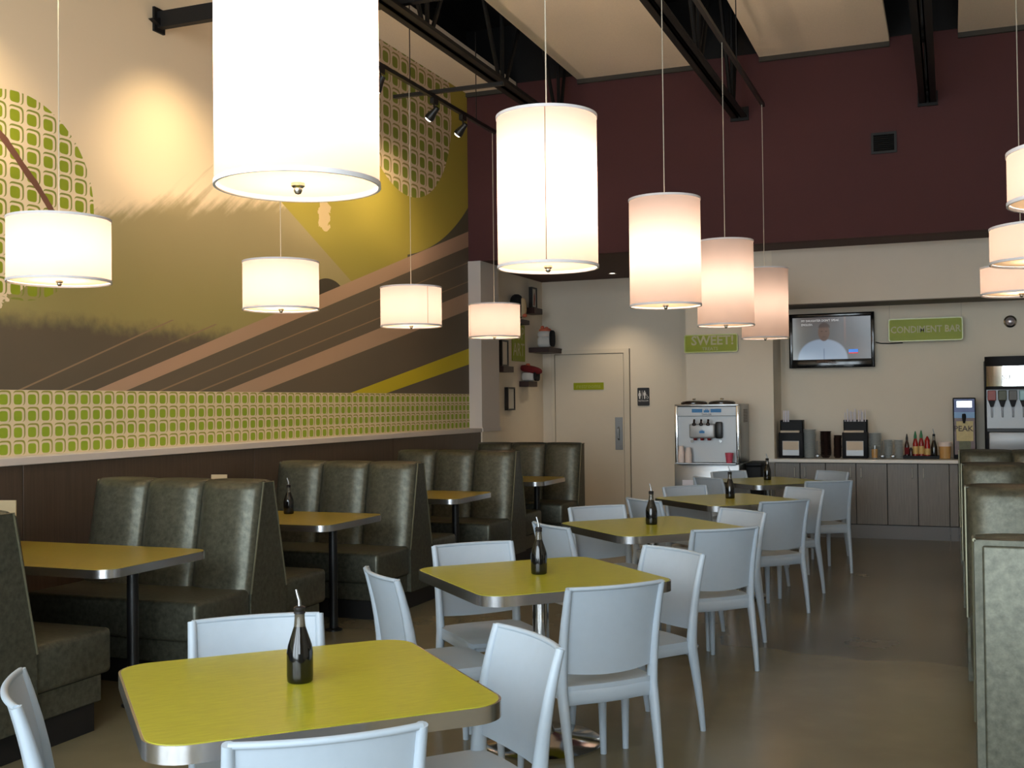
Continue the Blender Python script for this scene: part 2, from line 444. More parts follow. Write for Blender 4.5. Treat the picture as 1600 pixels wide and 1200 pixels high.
def text(name, body, size, m, parent, loc, rot=(PI / 2, 0, 0), align='CENTER', sx=1.0, bold=0.0):
    cu = bpy.data.curves.new('lettering', 'FONT'); cu.body = body; cu.size = size; cu.align_x = align; cu.align_y = 'CENTER'
    cu.extrude = 0.0012; cu.offset = bold; cu.resolution_u = 2
    t = bpy.data.objects.new('lettering', cu)
    me = bpy.data.meshes.new_from_object(t); bpy.data.objects.remove(t); bpy.data.curves.remove(cu)
    me.materials.clear(); me.materials.append(MATS[m]); me.name = name
    o = link(name, me, parent, loc, rot); o.scale = (sx, 1, 1)
    return o

# ------------------------------------------------------------------ room shell

XL, XR, YM, YD, YS, YA = -5.45, 6.0, 12.45, 15.07, 13.1, 13.72
ZS, ZB, ZC, ZT = 3.28, 2.637, 5.34, 6.1
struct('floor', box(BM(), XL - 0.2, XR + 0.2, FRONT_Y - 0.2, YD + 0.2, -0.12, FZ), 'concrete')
struct('wall_left', box(BM(), XL - 0.15, XL, FRONT_Y - 0.2, YM, FZ, ZT), 'mural')
struct('wall_left_recess', box(BM(), XL - 0.15, XL, YM, YD + 0.15, FZ, ZS), 'wall_grey')
struct('wall_right', box(BM(), XR, XR + 0.15, FRONT_Y - 0.2, YD + 0.15, FZ, ZT), 'wall_grey')
struct('wall_upper', box(BM(), XL - 0.15, XR, YM, YM + 0.15, ZS, ZT), 'wall_maroon')
struct('wall_plenum', box(BM(), XL, XR, YM - 0.012, YM, ZC + 0.055, ZT), 'deck_black')
struct('wall_plenum_side', box(BM(), XL, XL + 0.012, FRONT_Y, YM - 0.012, ZC + 0.065, ZT), 'deck_black')
struct('ceiling_soffit', box(BM(), XL, XR, YM + 0.15, YD + 0.15, ZS, ZS + 0.1), 'soffit_brown')
struct('wall_back', box(BM(), XL - 0.15, -2.92, YD, YD + 0.15, FZ, ZS), 'wall_grey')
struct('wall_pier', box(BM(), -2.92, -1.9, YS, YD + 0.15, FZ, ZS), 'wall_grey')
struct('wall_alcove', box(BM(), -1.9, XR, YA, YA + 0.15, FZ, ZS), 'wall_grey')
bh = struct('wall_bulkhead', box(BM(), -1.9, XR, YS, YA, ZB + 0.01, ZS), 'bulkhead_grey')
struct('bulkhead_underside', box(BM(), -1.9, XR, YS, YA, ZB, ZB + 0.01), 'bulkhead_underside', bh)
struct('trim_pilaster', box(BM(), XL, -5.285, YM - 0.02, YM + 0.55, 1.245, ZS), 'trim_white')
struct('trim_pilaster_base', box(BM(), XL, -5.285, YM - 0.02, YM + 0.55, FZ, 1.2), 'wall_grey')
# shop front with window openings
bm = BM(); y0, y1 = FRONT_Y - 0.15, FRONT_Y
xs = [XL] + [q for a in WINDOWS for q in a] + [XR]
for i in range(0, len(xs), 2): box(bm, xs[i], xs[i + 1], y0, y1, FZ, ZT)
for a, b in WINDOWS: box(bm, a, b, y0, y1, FZ, WIN_Z0); box(bm, a, b, y0, y1, WIN_Z1, ZT)
struct('wall_front', bm, 'wall_grey')
for i, (a, b) in enumerate(WINDOWS):
    bm = BM()
    for x in (a, (a + b) / 2 - 0.03, b - 0.06): box(bm, x, x + 0.06, y0 + 0.04, y1 - 0.04, WIN_Z0, WIN_Z1)
    box(bm, a, b, y0 + 0.04, y1 - 0.04, WIN_Z0, WIN_Z0 + 0.06); box(bm, a, b, y0 + 0.04, y1 - 0.04, WIN_Z1 - 0.06, WIN_Z1)
    wn = struct('window_%d' % (i + 1), bm, 'window_frame')
    for q in (0, 1):
        xa = a + 0.06 if q == 0 else (a + b) / 2 + 0.03
        xb = (a + b) / 2 - 0.03 if q == 0 else b - 0.06
        part('pane', box(BM(), xa, xb, FRONT_Y - 0.08, FRONT_Y - 0.075, WIN_Z0 + 0.06, WIN_Z1 - 0.06), 'pane', wn, smooth=False)
# ceiling: black deck, pale fibre panels hung below it with open slots for the trusses
cl = struct('ceiling', box(BM(), XL - 0.15, XR + 0.15, FRONT_Y - 0.2, YM + 0.15, ZT, ZT + 0.1), 'deck_black')
for a, b in ((XL, -4.785), (-4.02, -2.605), (-1.905, -0.535), (0.14, 1.5), (2.2, 3.6), (4.3, XR)):
    p = part('ceiling_panel', box(BM(), a, b, FRONT_Y, YM - 0.04, ZC, ZC + 0.06, 0.004, 1), 'panel_board', cl, smooth=False)
    part('panel_trim', box(BM(), a, b, YM - 0.04, YM - 0.001, ZC - 0.05, ZC + 0.05), 'panel_edge', cl, smooth=False)
# wainscot and ledge along the mural wall
wc = struct('trim_wainscot', box(BM(), XL, -5.315, FRONT_Y, YM - 0.021, FZ, 1.195), 'kick')
ys = [FRONT_Y, -2.06, 0.38, 2.82, 5.26, 7.70, 10.14, YM - 0.021]
for a, b in zip(ys, ys[1:]):
    part('panel', box(BM(), -5.315, -5.30, a + 0.003, b - 0.003, 0.02, 1.195, 0.002, 1), 'wainscot', wc, smooth=False)
struct('trim_ledge', box(BM(), XL, -5.285, FRONT_Y, YM - 0.021, 1.195, 1.245, 0.004, 1), 'trim_white')
struct('trim_ledge_end', box(BM(), XL, -5.27, YM - 0.021, YM + 0.55, 1.2, 1.245), 'trim_white')
# door to the back rooms
dr = struct('door_1', box(BM(), -5.255, -4.245, YD - 0.022, YD - 0.001, 0.01, 2.225, 0.003, 1), 'door')
fb = BM()
box(fb, -5.32, -5.262, YD - 0.03, YD, FZ, 2.29); box(fb, -4.238, -4.16, YD - 0.03, YD, FZ, 2.29); box(fb, -5.262, -4.238, YD - 0.03, YD, 2.232, 2.29)
part('door_frame', fb, 'door', dr, smooth=False)
gb = BM(); box(gb, -5.262, -5.255, YD - 0.012, YD - 0.001, FZ, 2.232); box(gb, -4.245, -4.238, YD - 0.012, YD - 0.001, FZ, 2.232); box(gb, -5.262, -4.238, YD - 0.012, YD - 0.001, 2.225, 2.232)
part('door_gap', gb, 'groove', dr, smooth=False)
gb = BM(); box(gb, -4.16, -4.152, YD - 0.006, YD, FZ, 2.29)
part('frame_shadow_gap', gb, 'groove', dr, smooth=False)
pp = part('push_plate', box(BM(), -4.372, -4.262, YD - 0.028, YD - 0.022, 0.875, 1.33, 0.002, 1), 'steel', dr, smooth=False)
hb = BM(); tube(hb, [(-4.317, YD - 0.03, 1.02), (-4.317, YD - 0.075, 1.04), (-4.317, YD - 0.075, 1.17), (-4.317, YD - 0.03, 1.19)], 0.011, 8)
part('pull_handle', hb, 'steel', pp)

# ------------------------------------------------------------------ roof steel
def truss(x, z, label):
    t = thing('roof_truss', label, 'truss', (x, 0, 0), group='black steel roof trusses')
    for s in (-1, 1):
        b = BM(); ya, yb = FRONT_Y + 0.05, YM - 0.02
        xs0 = s * 0.012
        box(b, min(xs0, s * 0.085), max(xs0, s * 0.085), ya, yb, z, z + 0.012); box(b, min(xs0, xs0 + s * 0.012), max(xs0, xs0 + s * 0.012), ya, yb, z, z + 0.085)
        part('bottom_chord', b, 'truss_black', t, smooth=False)
        b = BM(); box(b, min(xs0, s * 0.085), max(xs0, s * 0.085), ya, yb, ZT - 0.12, ZT - 0.108); box(b, min(xs0, xs0 + s * 0.012), max(xs0, xs0 + s * 0.012), ya, yb, ZT - 0.2, ZT - 0.11)
        part('top_chord', b, 'truss_black', t, smooth=False)
    y = YM - 0.45
    first = True
    while y > FRONT_Y + 1.2:
        for dy in (-0.78, 0.0, 0.78):
            if y + dy > YM - 0.05: dy = YM - 0.06 - y
            b = BM(); tube(b, [(0, y + dy * 0.1, z + 0.03), (0, y + dy, ZT - 0.13)], 0.022, 6)
            part('web', b, 'truss_black', t)
        y -= 1.72
    b = BM(); box(b, -0.1, 0.1, YM - 0.03, YM - 0.002, z - 0.03, z + 0.12)
    part('bearing_plate', b, 'truss_black', t, smooth=False)
    return t
truss(-4.11, 4.71, 'black steel roof truss beside the mural wall')
truss(-2.13, 4.69, 'black steel roof truss over the row of tall cylinder lamps')
truss(-0.165, 4.645, 'black steel roof truss ending above the square wall vent')
b = BM(); box(b, -5.44, -0.2, 6.69, 6.75, 4.36, 4.48)
bt = part('cross_beam', b, 'truss_black', smooth=False); tag(bt, 'black steel beam bracketed to the mural wall high above', 'beam')
part('end_plate', box(BM(), -5.449, -5.43, 6.66, 6.78, 4.33, 4.51), 'truss_black', bt, smooth=False)
part('end_tab', prism(BM(), [(6.60, 4.40), (6.69, 4.37), (6.69, 4.43)], 'x', -5.44, -5.40), 'truss_black', bt, smooth=False)
b = BM(); box(b, XL + 0.005, -0.2, 8.04, 8.10, 4.795, 4.85)
tag(part('bridging_bar', b, 'truss_black', smooth=False), 'black bridging bar lying across the roof trusses', 'beam')

# ------------------------------------------------------------------ light tracks and spots
def rail(name, label, x, z, y0, y1, hang_z, hang_ys):
    t = thing(name, label, 'track', (x, 0, z))
    part('rail', box(BM(), -0.018, 0.018, y0, y1, -0.018, 0.018), 'black_metal', t, smooth=False)
    for y in hang_ys:
        b = BM(); tube(b, [(0, y, 0.015), (0, y, hang_z - z)], 0.005, 6); part('hanger_rod', b, 'black_metal', t)
    return t
rail('light_track', 'black light track with spotlights hung beside the mural', -4.45, 4.42, 3.2, 10.9, ZC, (3.6, 6.4, 8.9, 10.4))
rail('light_track', 'black light track carrying the tall cylinder lamps', -1.75, 4.6, 1.2, 11.65, ZC, (1.6, 4.0, 6.1, 8.2, 10.1))
rail('light_track', 'black light track carrying the drum lamps along the aisle booths', 0.49, 4.6, 3.0, 9.2, ZC, (3.4, 5.6, 7.7))
b = BM(); box(b, -4.86, -3.74, 9.36, 9.40, 4.442, 4.475)
tag(part('crossbar', b, 'black_metal', smooth=False), 'short black crossbar lying over the spotlight track', 'bar')

def spot(y, tilt_z, label, dy=0.0, power=SPOT):
    t = thing('spotlight', label, 'spotlight', (-4.45, y, 4.40), group='track spotlights aimed at the mural')
    d = (Vector((XL, y + dy, tilt_z)) - Vector((-4.45, y, 4.28))).normalized()
    b = BM(); box(b, -0.02, 0.02, -0.05, 0.05, -0.05, 0.0); part('adapter', b, 'black_metal', t, smooth=False)
    b = BM(); tube(b, [(0, 0, -0.05), (0, 0, -0.10)], 0.008, 6); part('stem', b, 'black_metal', t)
    q = d.to_track_quat('Z', 'Y').to_euler()
    b = BM(); lathe(b, [(0, -0.05), (0.025, -0.05), (0.03, 0.0), (0.045, 0.06), (0.045, 0.085), (0.038, 0.085), (0.03, 0.05), (0, 0.05)], 16)
    h = part('head', b, 'black_metal', t, (0, 0, -0.12), q)
    b = BM(); lathe(b, [(0, 0.052), (0.03, 0.056), (0.037, 0.084), (0.03, 0.098), (0, 0.106)], 12)
    part('lens', b, 'bulb', h)
    l = bpy.data.lights.new('spotlight_beam', 'SPOT'); l.energy = power; l.spot_size = math.radians(105); l.spot_blend = 1.0
    l.color = (1.0, 0.76, 0.45); l.shadow_soft_size = 0.03
    lo = bpy.data.objects.new('spotlight_beam', l); C.objects.link(lo); lo.parent = t
    lo.location = Vector((0, 0, -0.12)) + d * 0.125; lo.rotation_euler = d.to_track_quat('-Z', 'Y').to_euler()
spot(4.7, 2.6, 'black track spotlight over the first booth by the mural edge')
spot(6.62, 2.75, 'black track spotlight lighting the mountain in the mural', dy=0.3)
spot(8.34, 2.6, 'black track spotlight beside the big cylinder lamp, first of three in a row')
spot(9.40, 3.4, 'black track spotlight under the short crossbar', dy=0.2, power=SPOT * 0.55)
spot(10.06, 3.4, 'black track spotlight last on the track before the maroon wall', dy=0.2, power=SPOT * 0.55)

# ------------------------------------------------------------------ pendant lamps
def pendant(label, x, y, z0, z1, r, ztop, power, group, seam=None, name='pendant_lamp'):
    t = thing(name, label, 'pendant lamp', (x, y, 0), group=group)
    n = 48
    b = BM(); lathe(b, [(r, z0), (r, z1)], n); part('shade', b, 'shade_fabric', t)
    b = BM(); lathe(b, [(r + 0.0035, z0 - 0.002), (r + 0.0035, z0 + 0.012), (r - 0.004, z0 + 0.012), (r - 0.004, z0 - 0.002), (r + 0.0035, z0 - 0.002)], n); part('bottom_trim', b, 'shade_trim', t)
    b = BM(); lathe(b, [(r + 0.0035, z1 - 0.012), (r + 0.0035, z1 + 0.002), (r - 0.004, z1 + 0.002), (r - 0.004, z1 - 0.012), (r + 0.0035, z1 - 0.012)], n); part('top_trim', b, 'shade_trim', t)
    b = BM(); lathe(b, [(0, z0 + 0.012), (r - 0.01, z0 + 0.012)], n); part('diffuser', b, 'diffuser', t)
    b = BM(); lathe(b, [(0, z0 - 0.022), (0.008, z0 - 0.02), (0.013, z0 - 0.012), (0.013, z0 - 0.004), (0.02, z0 + 0.002), (0.02, z0 + 0.011), (0, z0 + 0.011)], 16); part('finial', b, 'nickel', t)
    b = BM(); tube(b, [(0, 0, z0 + 0.25 * (z1 - z0)), (0, 0, ztop)], 0.0032, 6); part('cord', b, 'cord', t)
    b = BM()
    for a in (0, 2 * PI / 3, 4 * PI / 3): tube(b, [(0, 0, z1 - 0.015), (r * math.cos(a), r * math.sin(a), z1 - 0.008)], 0.003, 6)
    part('spider', b, 'nickel', t)
    if seam is not None:
        b = BM(); a = seam; da = 0.0016 / r
        P = [(r + 0.0006), (r + 0.0022)]
        v = [b.verts.new((q * math.cos(a + s), q * math.sin(a + s), z)) for z in (z0 + 0.012, z1 - 0.012) for q in P for s in (-da, da)]
        for f in ((0, 1, 3, 2), (4, 6, 7, 5), (0, 4, 5, 1), (2, 3, 7, 6), (0, 2, 6, 4), (1, 5, 7, 3)): b.faces.new([v[i] for i in f])
        part('seam', b, 'seam', t, smooth=False)
    k = z0 + (z1 - z0) * 0.5
    l = bpy.data.lights.new('lamp_bulb', 'POINT'); l.energy = power; l.color = (1.0, 0.75, 0.57); l.shadow_soft_size = 0.04
    lo = bpy.data.objects.new('lamp_bulb', l); C.objects.link(lo); lo.parent = t; lo.location = (0.0, 0.0, k)
    return t
ga = 'tall cylinder pendant lamps over the square tables'
ordinal = ['fifth', 'fourth', 'third', 'second', 'first']
for i, (y, s) in enumerate(((2.77, None), (4.93, -1.26), (7.26, None), (9.40, None), (11.55, None))):
    pendant('tall white cylinder pendant lamp over the %s square table from the counter' % ordinal[i], -1.75, y, 2.175, 2.89, 0.236, 4.585, LAMP_A[i], ga, s)
gb_ = 'white drum pendant lamps over the mural booths'
for i, (x, y, s) in enumerate(((-4.56, 4.79, None), (-4.50, 6.885, None), (-4.46, 8.90, -0.55), (-4.46, 10.85, -2.35))):
    pendant('white drum pendant lamp over the %s mural booth table from the door' % ordinal[i + 1], x, y, 2.235, 2.585, 0.272, 4.405, LAMP_B[i], gb_, s, 'drum_lamp')
for i, (y, s) in enumerate(((4.7, None), (6.75, -1.9), (8.75, None))):
    pendant('white drum pendant lamp over the aisle booths, %s from the drinks dispenser' % ordinal[i + 2], 0.49, y, 2.28, 2.48, 0.272, 4.585, LAMP_C[i], 'white drum pendant lamps over the aisle booths', s, 'drum_lamp')

# ------------------------------------------------------------------ booths
L2 = 0.615
def channel_mesh():
    wd = 2 * L2 / 3
    def f(u, v, s):
        bul = 0.05 * (1 - abs(u) ** 3.6) * (1 if 0 <= v <= 1 else 0)
        z = 0.44 + (1.10 - 0.44) * v
        y = -(0.19 - 0.125 * v)
        top = max(0.0, (v - 0.94) / 0.06)
        y += 0.045 * top ** 2
        z -= 0.006 * top ** 3
        if s == 0: return (u * wd / 2, y - bul * (1 - 0.75 * top ** 2) - 0.004, z + bul * 0.12 * top)
        return (u * wd / 2, min(y + 0.03, -0.008), z - 0.012 * top)
    return mesh('back_channel', sheet(BM(), f, 14, 22), 'vinyl', ang=80)
CHM = channel_mesh()
def bench(label, x, y, sides=(-1, 1), group=None, flat=False):
    t = thing('booth_bench', label, 'booth', (x, y, 0), group=group)
    # wedge core of the back
    if len(sides) == 2: P = [(-0.178, 0.12), (-0.178, 0.44), (-0.048, 1.085), (0.048, 1.085), (0.178, 0.44), (0.178, 0.12)]
    elif sides[0] == -1: P = [(-0.178, 0.12), (-0.178, 0.44), (-0.048, 1.085), (0.05, 1.085), (0.05, 0.12)]
    else: P = [(-0.05, 0.12), (-0.05, 1.085), (0.048, 1.085), (0.178, 0.44), (0.178, 0.12)]
    part('back_core', prism(BM(), P, 'x', -L2 + 0.004, L2 - 0.004), 'vinyl', t, smooth=False)
    for sx in (-1, 1):                       # end panels with piping round them
        e = sx * L2
        b = BM(); q = [(p[0] * 1.04, p[1]) for p in P]
        prism(b, q, 'x', e - 0.006, e + 0.006); part('end_panel', b, 'vinyl', t, smooth=False)
        b = BM(); loop = [(e + sx * 0.006, p[0] * 1.04, p[1]) for p in P[1:-1]]
        tube(b, loop, 0.006, 6, side=(1, 0, 0)); part('piping', b, 'vinyl_piping', t)
    for s in sides:
        for k in (-1, 0, 1):
            c = link('back_channel', CHM, t, (k * 2 * L2 / 3 * s, 0, 0), (0, 0, 0 if s == -1 else PI))
        a, b_ = (0.17, 0.68)
        lo, hi = (a, b_) if s == 1 else (-b_, -a)
        part('seat_cushion', box(BM(), -L2 + 0.006, L2 - 0.006, lo, hi, 0.25, 0.47, 0.028, 3), 'vinyl', t, ang=60)
        lo, hi = (a, b_ - 0.05) if s == 1 else (-b_ + 0.05, -a)
        part('seat_base', box(BM(), -L2 + 0.04, L2 - 0.03, lo, hi, 0.12, 0.252, 0.006, 1), 'vinyl', t, smooth=False)
    lo = -0.6 if -1 in sides else -0.04
    hi = 0.6 if 1 in sides else 0.04
    part('kick_base', box(BM(), -L2 + 0.06, L2 - 0.05, lo, hi, FZ, 0.122), 'kick', t, smooth=False)
    return t
BX = -4.445
gbn = 'vinyl booths along the mural wall'
for i, y in enumerate((3.69, 5.70, 7.77, 9.86)):
    bench(('olive vinyl double booth bench cut off at the picture edge by the mural wall',
           'olive vinyl double booth bench with a drum lamp hanging before it, fourth from the door',
           'olive vinyl double booth bench third from the door on the mural wall',
           'olive vinyl double booth bench second from the door on the mural wall')[i], BX, y, group=gbn)
bench('olive vinyl booth bench facing the room, last before the restroom door', BX, 11.86, (-1,), gbn)
RX = 0.685
gr = 'vinyl booths along the aisle'
t = bench('pale lit olive vinyl booth bench turned away, its flat piped back toward the window', RX, 3.93, (1,), gr)
part('back_panel', box(BM(), -L2 + 0.018, L2 - 0.018, -0.064, -0.045, 0.14, 1.068, 0.008, 3), 'vinyl', t)
bench('olive vinyl aisle booth bench behind the pale lit one', RX, 6.24, (-1, 1), gr)
bench('olive vinyl aisle booth bench between two others, third from the window', RX, 8.34, (-1, 1), gr)
bench('dark olive vinyl aisle booth bench closest to the drinks dispenser', RX, 10.43, (-1, 1), gr)

def booth_table(label, x, y, poles):
    t = thing('booth_table', label, 'table', (x, y, 0), group='olive booth tables with chrome edges')
    W, D = 1.44, 0.82
    out = rrect(W, D, 0.1); inn = rrect(W - 0.012, D - 0.012, 0.094)
    part('tabletop', prism(BM(), inn, 'z', 0.712, 0.752), 'booth_laminate', t, smooth=False)
    part('edge_band', ring_prism(BM(), out, inn, 0.708, 0.7505), 'chrome_band', t, ang=30)
    part('leg', lathe(BM(), [(0.03, FZ + 0.012), (0.03, 0.70)], 16), 'black_metal', t, (W / 2 - 0.2 if poles > 0 else -W / 2 + 0.2, 0, 0))
    part('foot_plate', lathe(BM(), [(0, 0), (0.06, 0), (0.06, 0.008), (0.035, 0.018), (0, 0.018)], 20), 'black_metal', t, (W / 2 - 0.2 if poles > 0 else -W / 2 + 0.2, 0, FZ))
    part('top_bracket', box(BM(), -0.4, 0.6, -0.06, 0.06, 0.692, 0.713), 'black_metal', t, smooth=False)
    return t
for i, y in enumerate((4.72, 6.76, 8.82, 10.87)):
    booth_table('olive booth table with chrome edge on black leg, %s from the restroom door' % ordinal[i + 1], -4.53, y, 1)
for i, y in enumerate((5.08, 7.28, 9.38)):
    booth_table('olive aisle booth table hidden between high booth backs, %s from the counter' % ordinal[i + 2], 0.685 + 0.16, y, -1)

# menu cards at the wall ends of two booth tables
for i, (x, y, zt) in enumerate(((-4.97, 4.81, 1.025), (-4.97, 6.78, 1.045))):
    t = thing('menu_stand', ('tan menu card standing on the booth table behind the cut-off booth', 'tan menu card peeking over the booth back near the mural wall')[i], 'menu', (x, y, 0.752))
    h = zt - 0.752
    part('card', box(BM(), -0.06, 0.06, -0.004, 0.004, 0.01, h), 'menu_card', t, rot=(0, 0, 0.25), smooth=False)
    part('holder', box(BM(), -0.05, 0.05, -0.025, 0.025, 0, 0.014, 0.003, 1), 'black_metal', t, rot=(0, 0, 0.25), smooth=False)

# ------------------------------------------------------------------ square tables
def dining_table(label, x, y):
    t = thing('dining_table', label, 'table', (x, y, 0), PI / 4, group='square olive tables down the middle')
    s = 0.925
    out = rrect(s, s, 0.105, 8); inn = rrect(s - 0.014, s - 0.014, 0.098, 8)
    part('tabletop', prism(BM(), inn, 'z', 0.712, 0.752), 'laminate', t, smooth=False)
    part('edge_band', ring_prism(BM(), out, inn, 0.706, 0.7505), 'chrome_band', t, ang=30)
    part('pole', lathe(BM(), [(0.038, FZ + 0.03), (0.038, 0.70)], 24), 'chrome', t)
    part('top_plate', box(BM(), -0.2, 0.2, -0.2, 0.2, 0.695, 0.712), 'black_metal', t, smooth=False)
    part('base', lathe(BM(), [(0, 0), (0.275, 0), (0.28, 0.012), (0.26, 0.022), (0.12, 0.04), (0.06, 0.055), (0.045, 0.09), (0, 0.09)], 40), 'chrome', t, (0, 0, FZ))
    return t
TC = [(-1.735, 2.735), (-1.77, 4.83), (-1.78, 6.95), (-1.66, 8.97), (-1.68, 11.12)]
for i, (x, y) in enumerate(TC):
    dining_table('square olive table with chrome edge, %s from the condiment counter' % ordinal[i], x, y)

# ------------------------------------------------------------------ chairs
def chair_proto(label, loc, rz):
    t = thing('dining_chair', label, 'chair', loc, rz, 'pale grey plastic chairs')
    HT = 0.84                                             # height of the chair, its seat at 0.435
    def post_y(z):                                        # rear profile of the chair
        if z < 0.41: return -0.262 + 0.07 * (z / 0.41) ** 1.2
        q = (z - 0.41) / (HT - 0.41)
        return -0.192 - 0.012 * q - 0.066 * q * q
    def half(z): return 0.207 + 0.007 * (z / HT) if z > 0.41 else 0.204 + 0.006 * (z / 0.41)
    zs = [0, 0.1, 0.2, 0.3, 0.36, 0.41, 0.46, 0.53, 0.61, 0.69, 0.77, 0.80, HT - 0.008]
    for s in (-1, 1):
        b = BM()
        rad = [(0.013 + 0.009 * min(z / 0.40, 1) if z < 0.41 else 0.021 - 0.006 * ((z - 0.41) / 0.43), 0.014 + 0.014 * min(z / 0.40, 1) if z < 0.41 else 0.029 - 0.015 * ((z - 0.41) / 0.43)) for z in zs]
        tube(b, [(s * half(z), post_y(z), z) for z in zs], rad, 10, side=(1, 0, 0)); part('rear_leg', b, 'chair', t, ang=70)
        b = BM()
        zf = [0, 0.15, 0.28, 0.38, 0.412]
        tube(b, [(s * (0.205 - 0.014 * z / 0.43), 0.205 - 0.012 * z / 0.43, z) for z in zf], [(0.014, 0.014), (0.017, 0.018), (0.02, 0.022), (0.023, 0.026), (0.024, 0.026)], 10, side=(1, 0, 0)); part('front_leg', b, 'chair', t, ang=70)
    def back(u, v, s):
        zb = 0.487
        z = zb + (HT - 0.016 - zb) * v
        y = post_y(z) - 0.034 * (1 - u * u) + (0.004 if s else -0.004)
        return (u * (half(z) - 0.006), y, z - 0.014 * (1 - u * u) * (1 - v))
    part('backrest', sheet(BM(), back, 14, 10), 'chair', t, ang=60)
    b = BM(); pts = []
    for i in range(15):
        u = -1 + 2 * i / 14; pts.append((u * half(HT - 0.01), post_y(HT - 0.01) - 0.034 * (1 - u * u), HT - 0.011))
    tube(b, pts, [(0.009, 0.010)] * 15, 10, side=(0, 0, 1)); part('top_rail', b, 'chair', t, ang=70)
    b = BM(); pts = []
    for i in range(11):
        u = -1 + 2 * i / 10; pts.append((u * 0.205, post_y(0.39) - 0.024 * (1 - u * u), 0.393 - 0.006 * (1 - u * u)))
    tube(b, pts, [(0.030 + 0.010 * abs(-1 + 0.2 * i) ** 4, 0.008) for i in range(11)], 10, side=(0, 0, 1)); part('seat_rail', b, 'chair', t, ang=70)
    def seat(u, v, s):
        y = -0.205 + 0.425 * v
        z = 0.435 - 0.012 * (1 - u * u) * (1 - (2 * v - 1) ** 2) - (0.012 * max(0, v - 0.85) / 0.15) + (0 if s else -0.02)
        wx = 0.214 - 0.02 * max(0, abs(2 * v - 1) - 0.85) / 0.15
        return (u * wx, y - (0.018 * (1 - u * u) if v == 0 else 0) + (0.012 * (1 - u * u) if v == 1 else 0), z)
    part('seat', sheet(BM(), seat, 12, 14), 'chair', t, ang=60)
    for s in (-1, 1):
        part('side_rail', box(BM(), s * 0.205 - 0.009, s * 0.205 + 0.009, -0.18, 0.19, 0.376, 0.419, 0.006, 2), 'chair', t)
    part('front_rail', box(BM(), -0.19, 0.19, 0.195, 0.211, 0.38, 0.418, 0.006, 2), 'chair', t)
    return t
CH = [  # table, side, middle of the top of the back, edge angle
    (0, 'SE', (-1.288, 2.145), 40), (0, 'NE', (-1.237, 3.275), -42), (0, 'NW', (-2.243, 3.265), 39), (0, 'SW', (-2.29, 2.24), -46),
    (1, 'SE', (-1.245, 4.29), 47), (1, 'NE', (-1.27, 5.39), -36), (1, 'NW', (-2.33, 5.33), 45), (1, 'SW', (-2.31, 4.27), -44),
    (2, 'SE', (-1.197, 6.36), 44), (2, 'NE', (-1.286, 7.445), -39), (2, 'NW', (-2.32, 7.48), 46), (2, 'SW', (-2.24, 6.27), -42),
    (3, 'SE', (-1.117, 8.236), 47), (3, 'NE', (-1.12, 9.45), -40), (3, 'NW', (-2.14, 9.45), 47), (3, 'SW', (-2.15, 8.09), -41),
    (4, 'SE', (-1.017, 10.325), 30), (4, 'NE', (-1.115, 11.733), -41), (4, 'NW', (-2.15, 11.53), 48), (4, 'SW', (-2.17, 10.55), -42)]
side_txt = {'SE': 'aisle side away from the counter', 'NE': 'aisle side toward the counter', 'NW': 'booth side toward the counter', 'SW': 'booth side away from the counter'}
proto = None
for ti, sd, mid, ang in CH:
    fa = math.radians(ang + (90 if sd in ('SE', 'SW') else -90))
    f = Vector((math.cos(fa), math.sin(fa)))
    pos = Vector(mid) + f * 0.278
    lb = 'pale grey chair, %s, at the %s table from the counter' % (side_txt[sd], ordinal[ti])
    if proto is None: proto = chair_proto(lb, (pos.x, pos.y, FZ), fa - PI / 2)
    else: dup(proto, lb, (pos.x, pos.y, FZ), fa - PI / 2)

# ------------------------------------------------------------------ soy sauce bottles
def bottle_proto(label, loc):
    t = thing('sauce_bottle', label, 'bottle', loc, 0, 'dark sauce bottles with steel pourers')
    part('body', lathe(BM(), [(0, 0), (0.033, 0), (0.0365, 0.004), (0.0375, 0.02), (0.0375, 0.085), (0.034, 0.105), (0.024, 0.135), (0.0165, 0.158), (0, 0.158)], 28), 'glass_dark', t, ang=60)
    part('neck', lathe(BM(), [(0.0165, 0.158), (0.0145, 0.18), (0.0145, 0.203), (0.0, 0.203)], 24), 'glass_neck', t)
    s = part('stopper', lathe(BM(), [(0.0148, 0.194), (0.0165, 0.195), (0.0165, 0.2), (0.0145, 0.202), (0.0165, 0.205), (0.0165, 0.212), (0.010, 0.216), (0, 0.216)], 20), 'stopper', t)
    part('spout', tube(BM(), [(0, 0, 0.214), (-0.001, 0, 0.232), (-0.006, 0, 0.245), (-0.011, 0, 0.262)], [(0.0058, 0.0058), (0.005, 0.005), (0.0045, 0.0045), (0.0035, 0.0035)], 10), 'steel', t)
    return t
bp = bottle_proto('dark sauce bottle with steel pourer on the fifth square table from the counter', (-1.742, 2.748, 0.752))
for i, (x, y) in enumerate(((-1.78, 4.84), (-1.80, 7.0), (-1.67, 9.04), (-1.70, 11.22))):
    dup(bp, 'dark sauce bottle with steel pourer on the %s square table from the counter' % ordinal[i + 1], (x, y, 0.752), random.uniform(-0.5, 0.5))
dup(bp, 'dark sauce bottle with steel pourer on a mural booth table', (-4.51, 6.98, 0.752), 0.3)

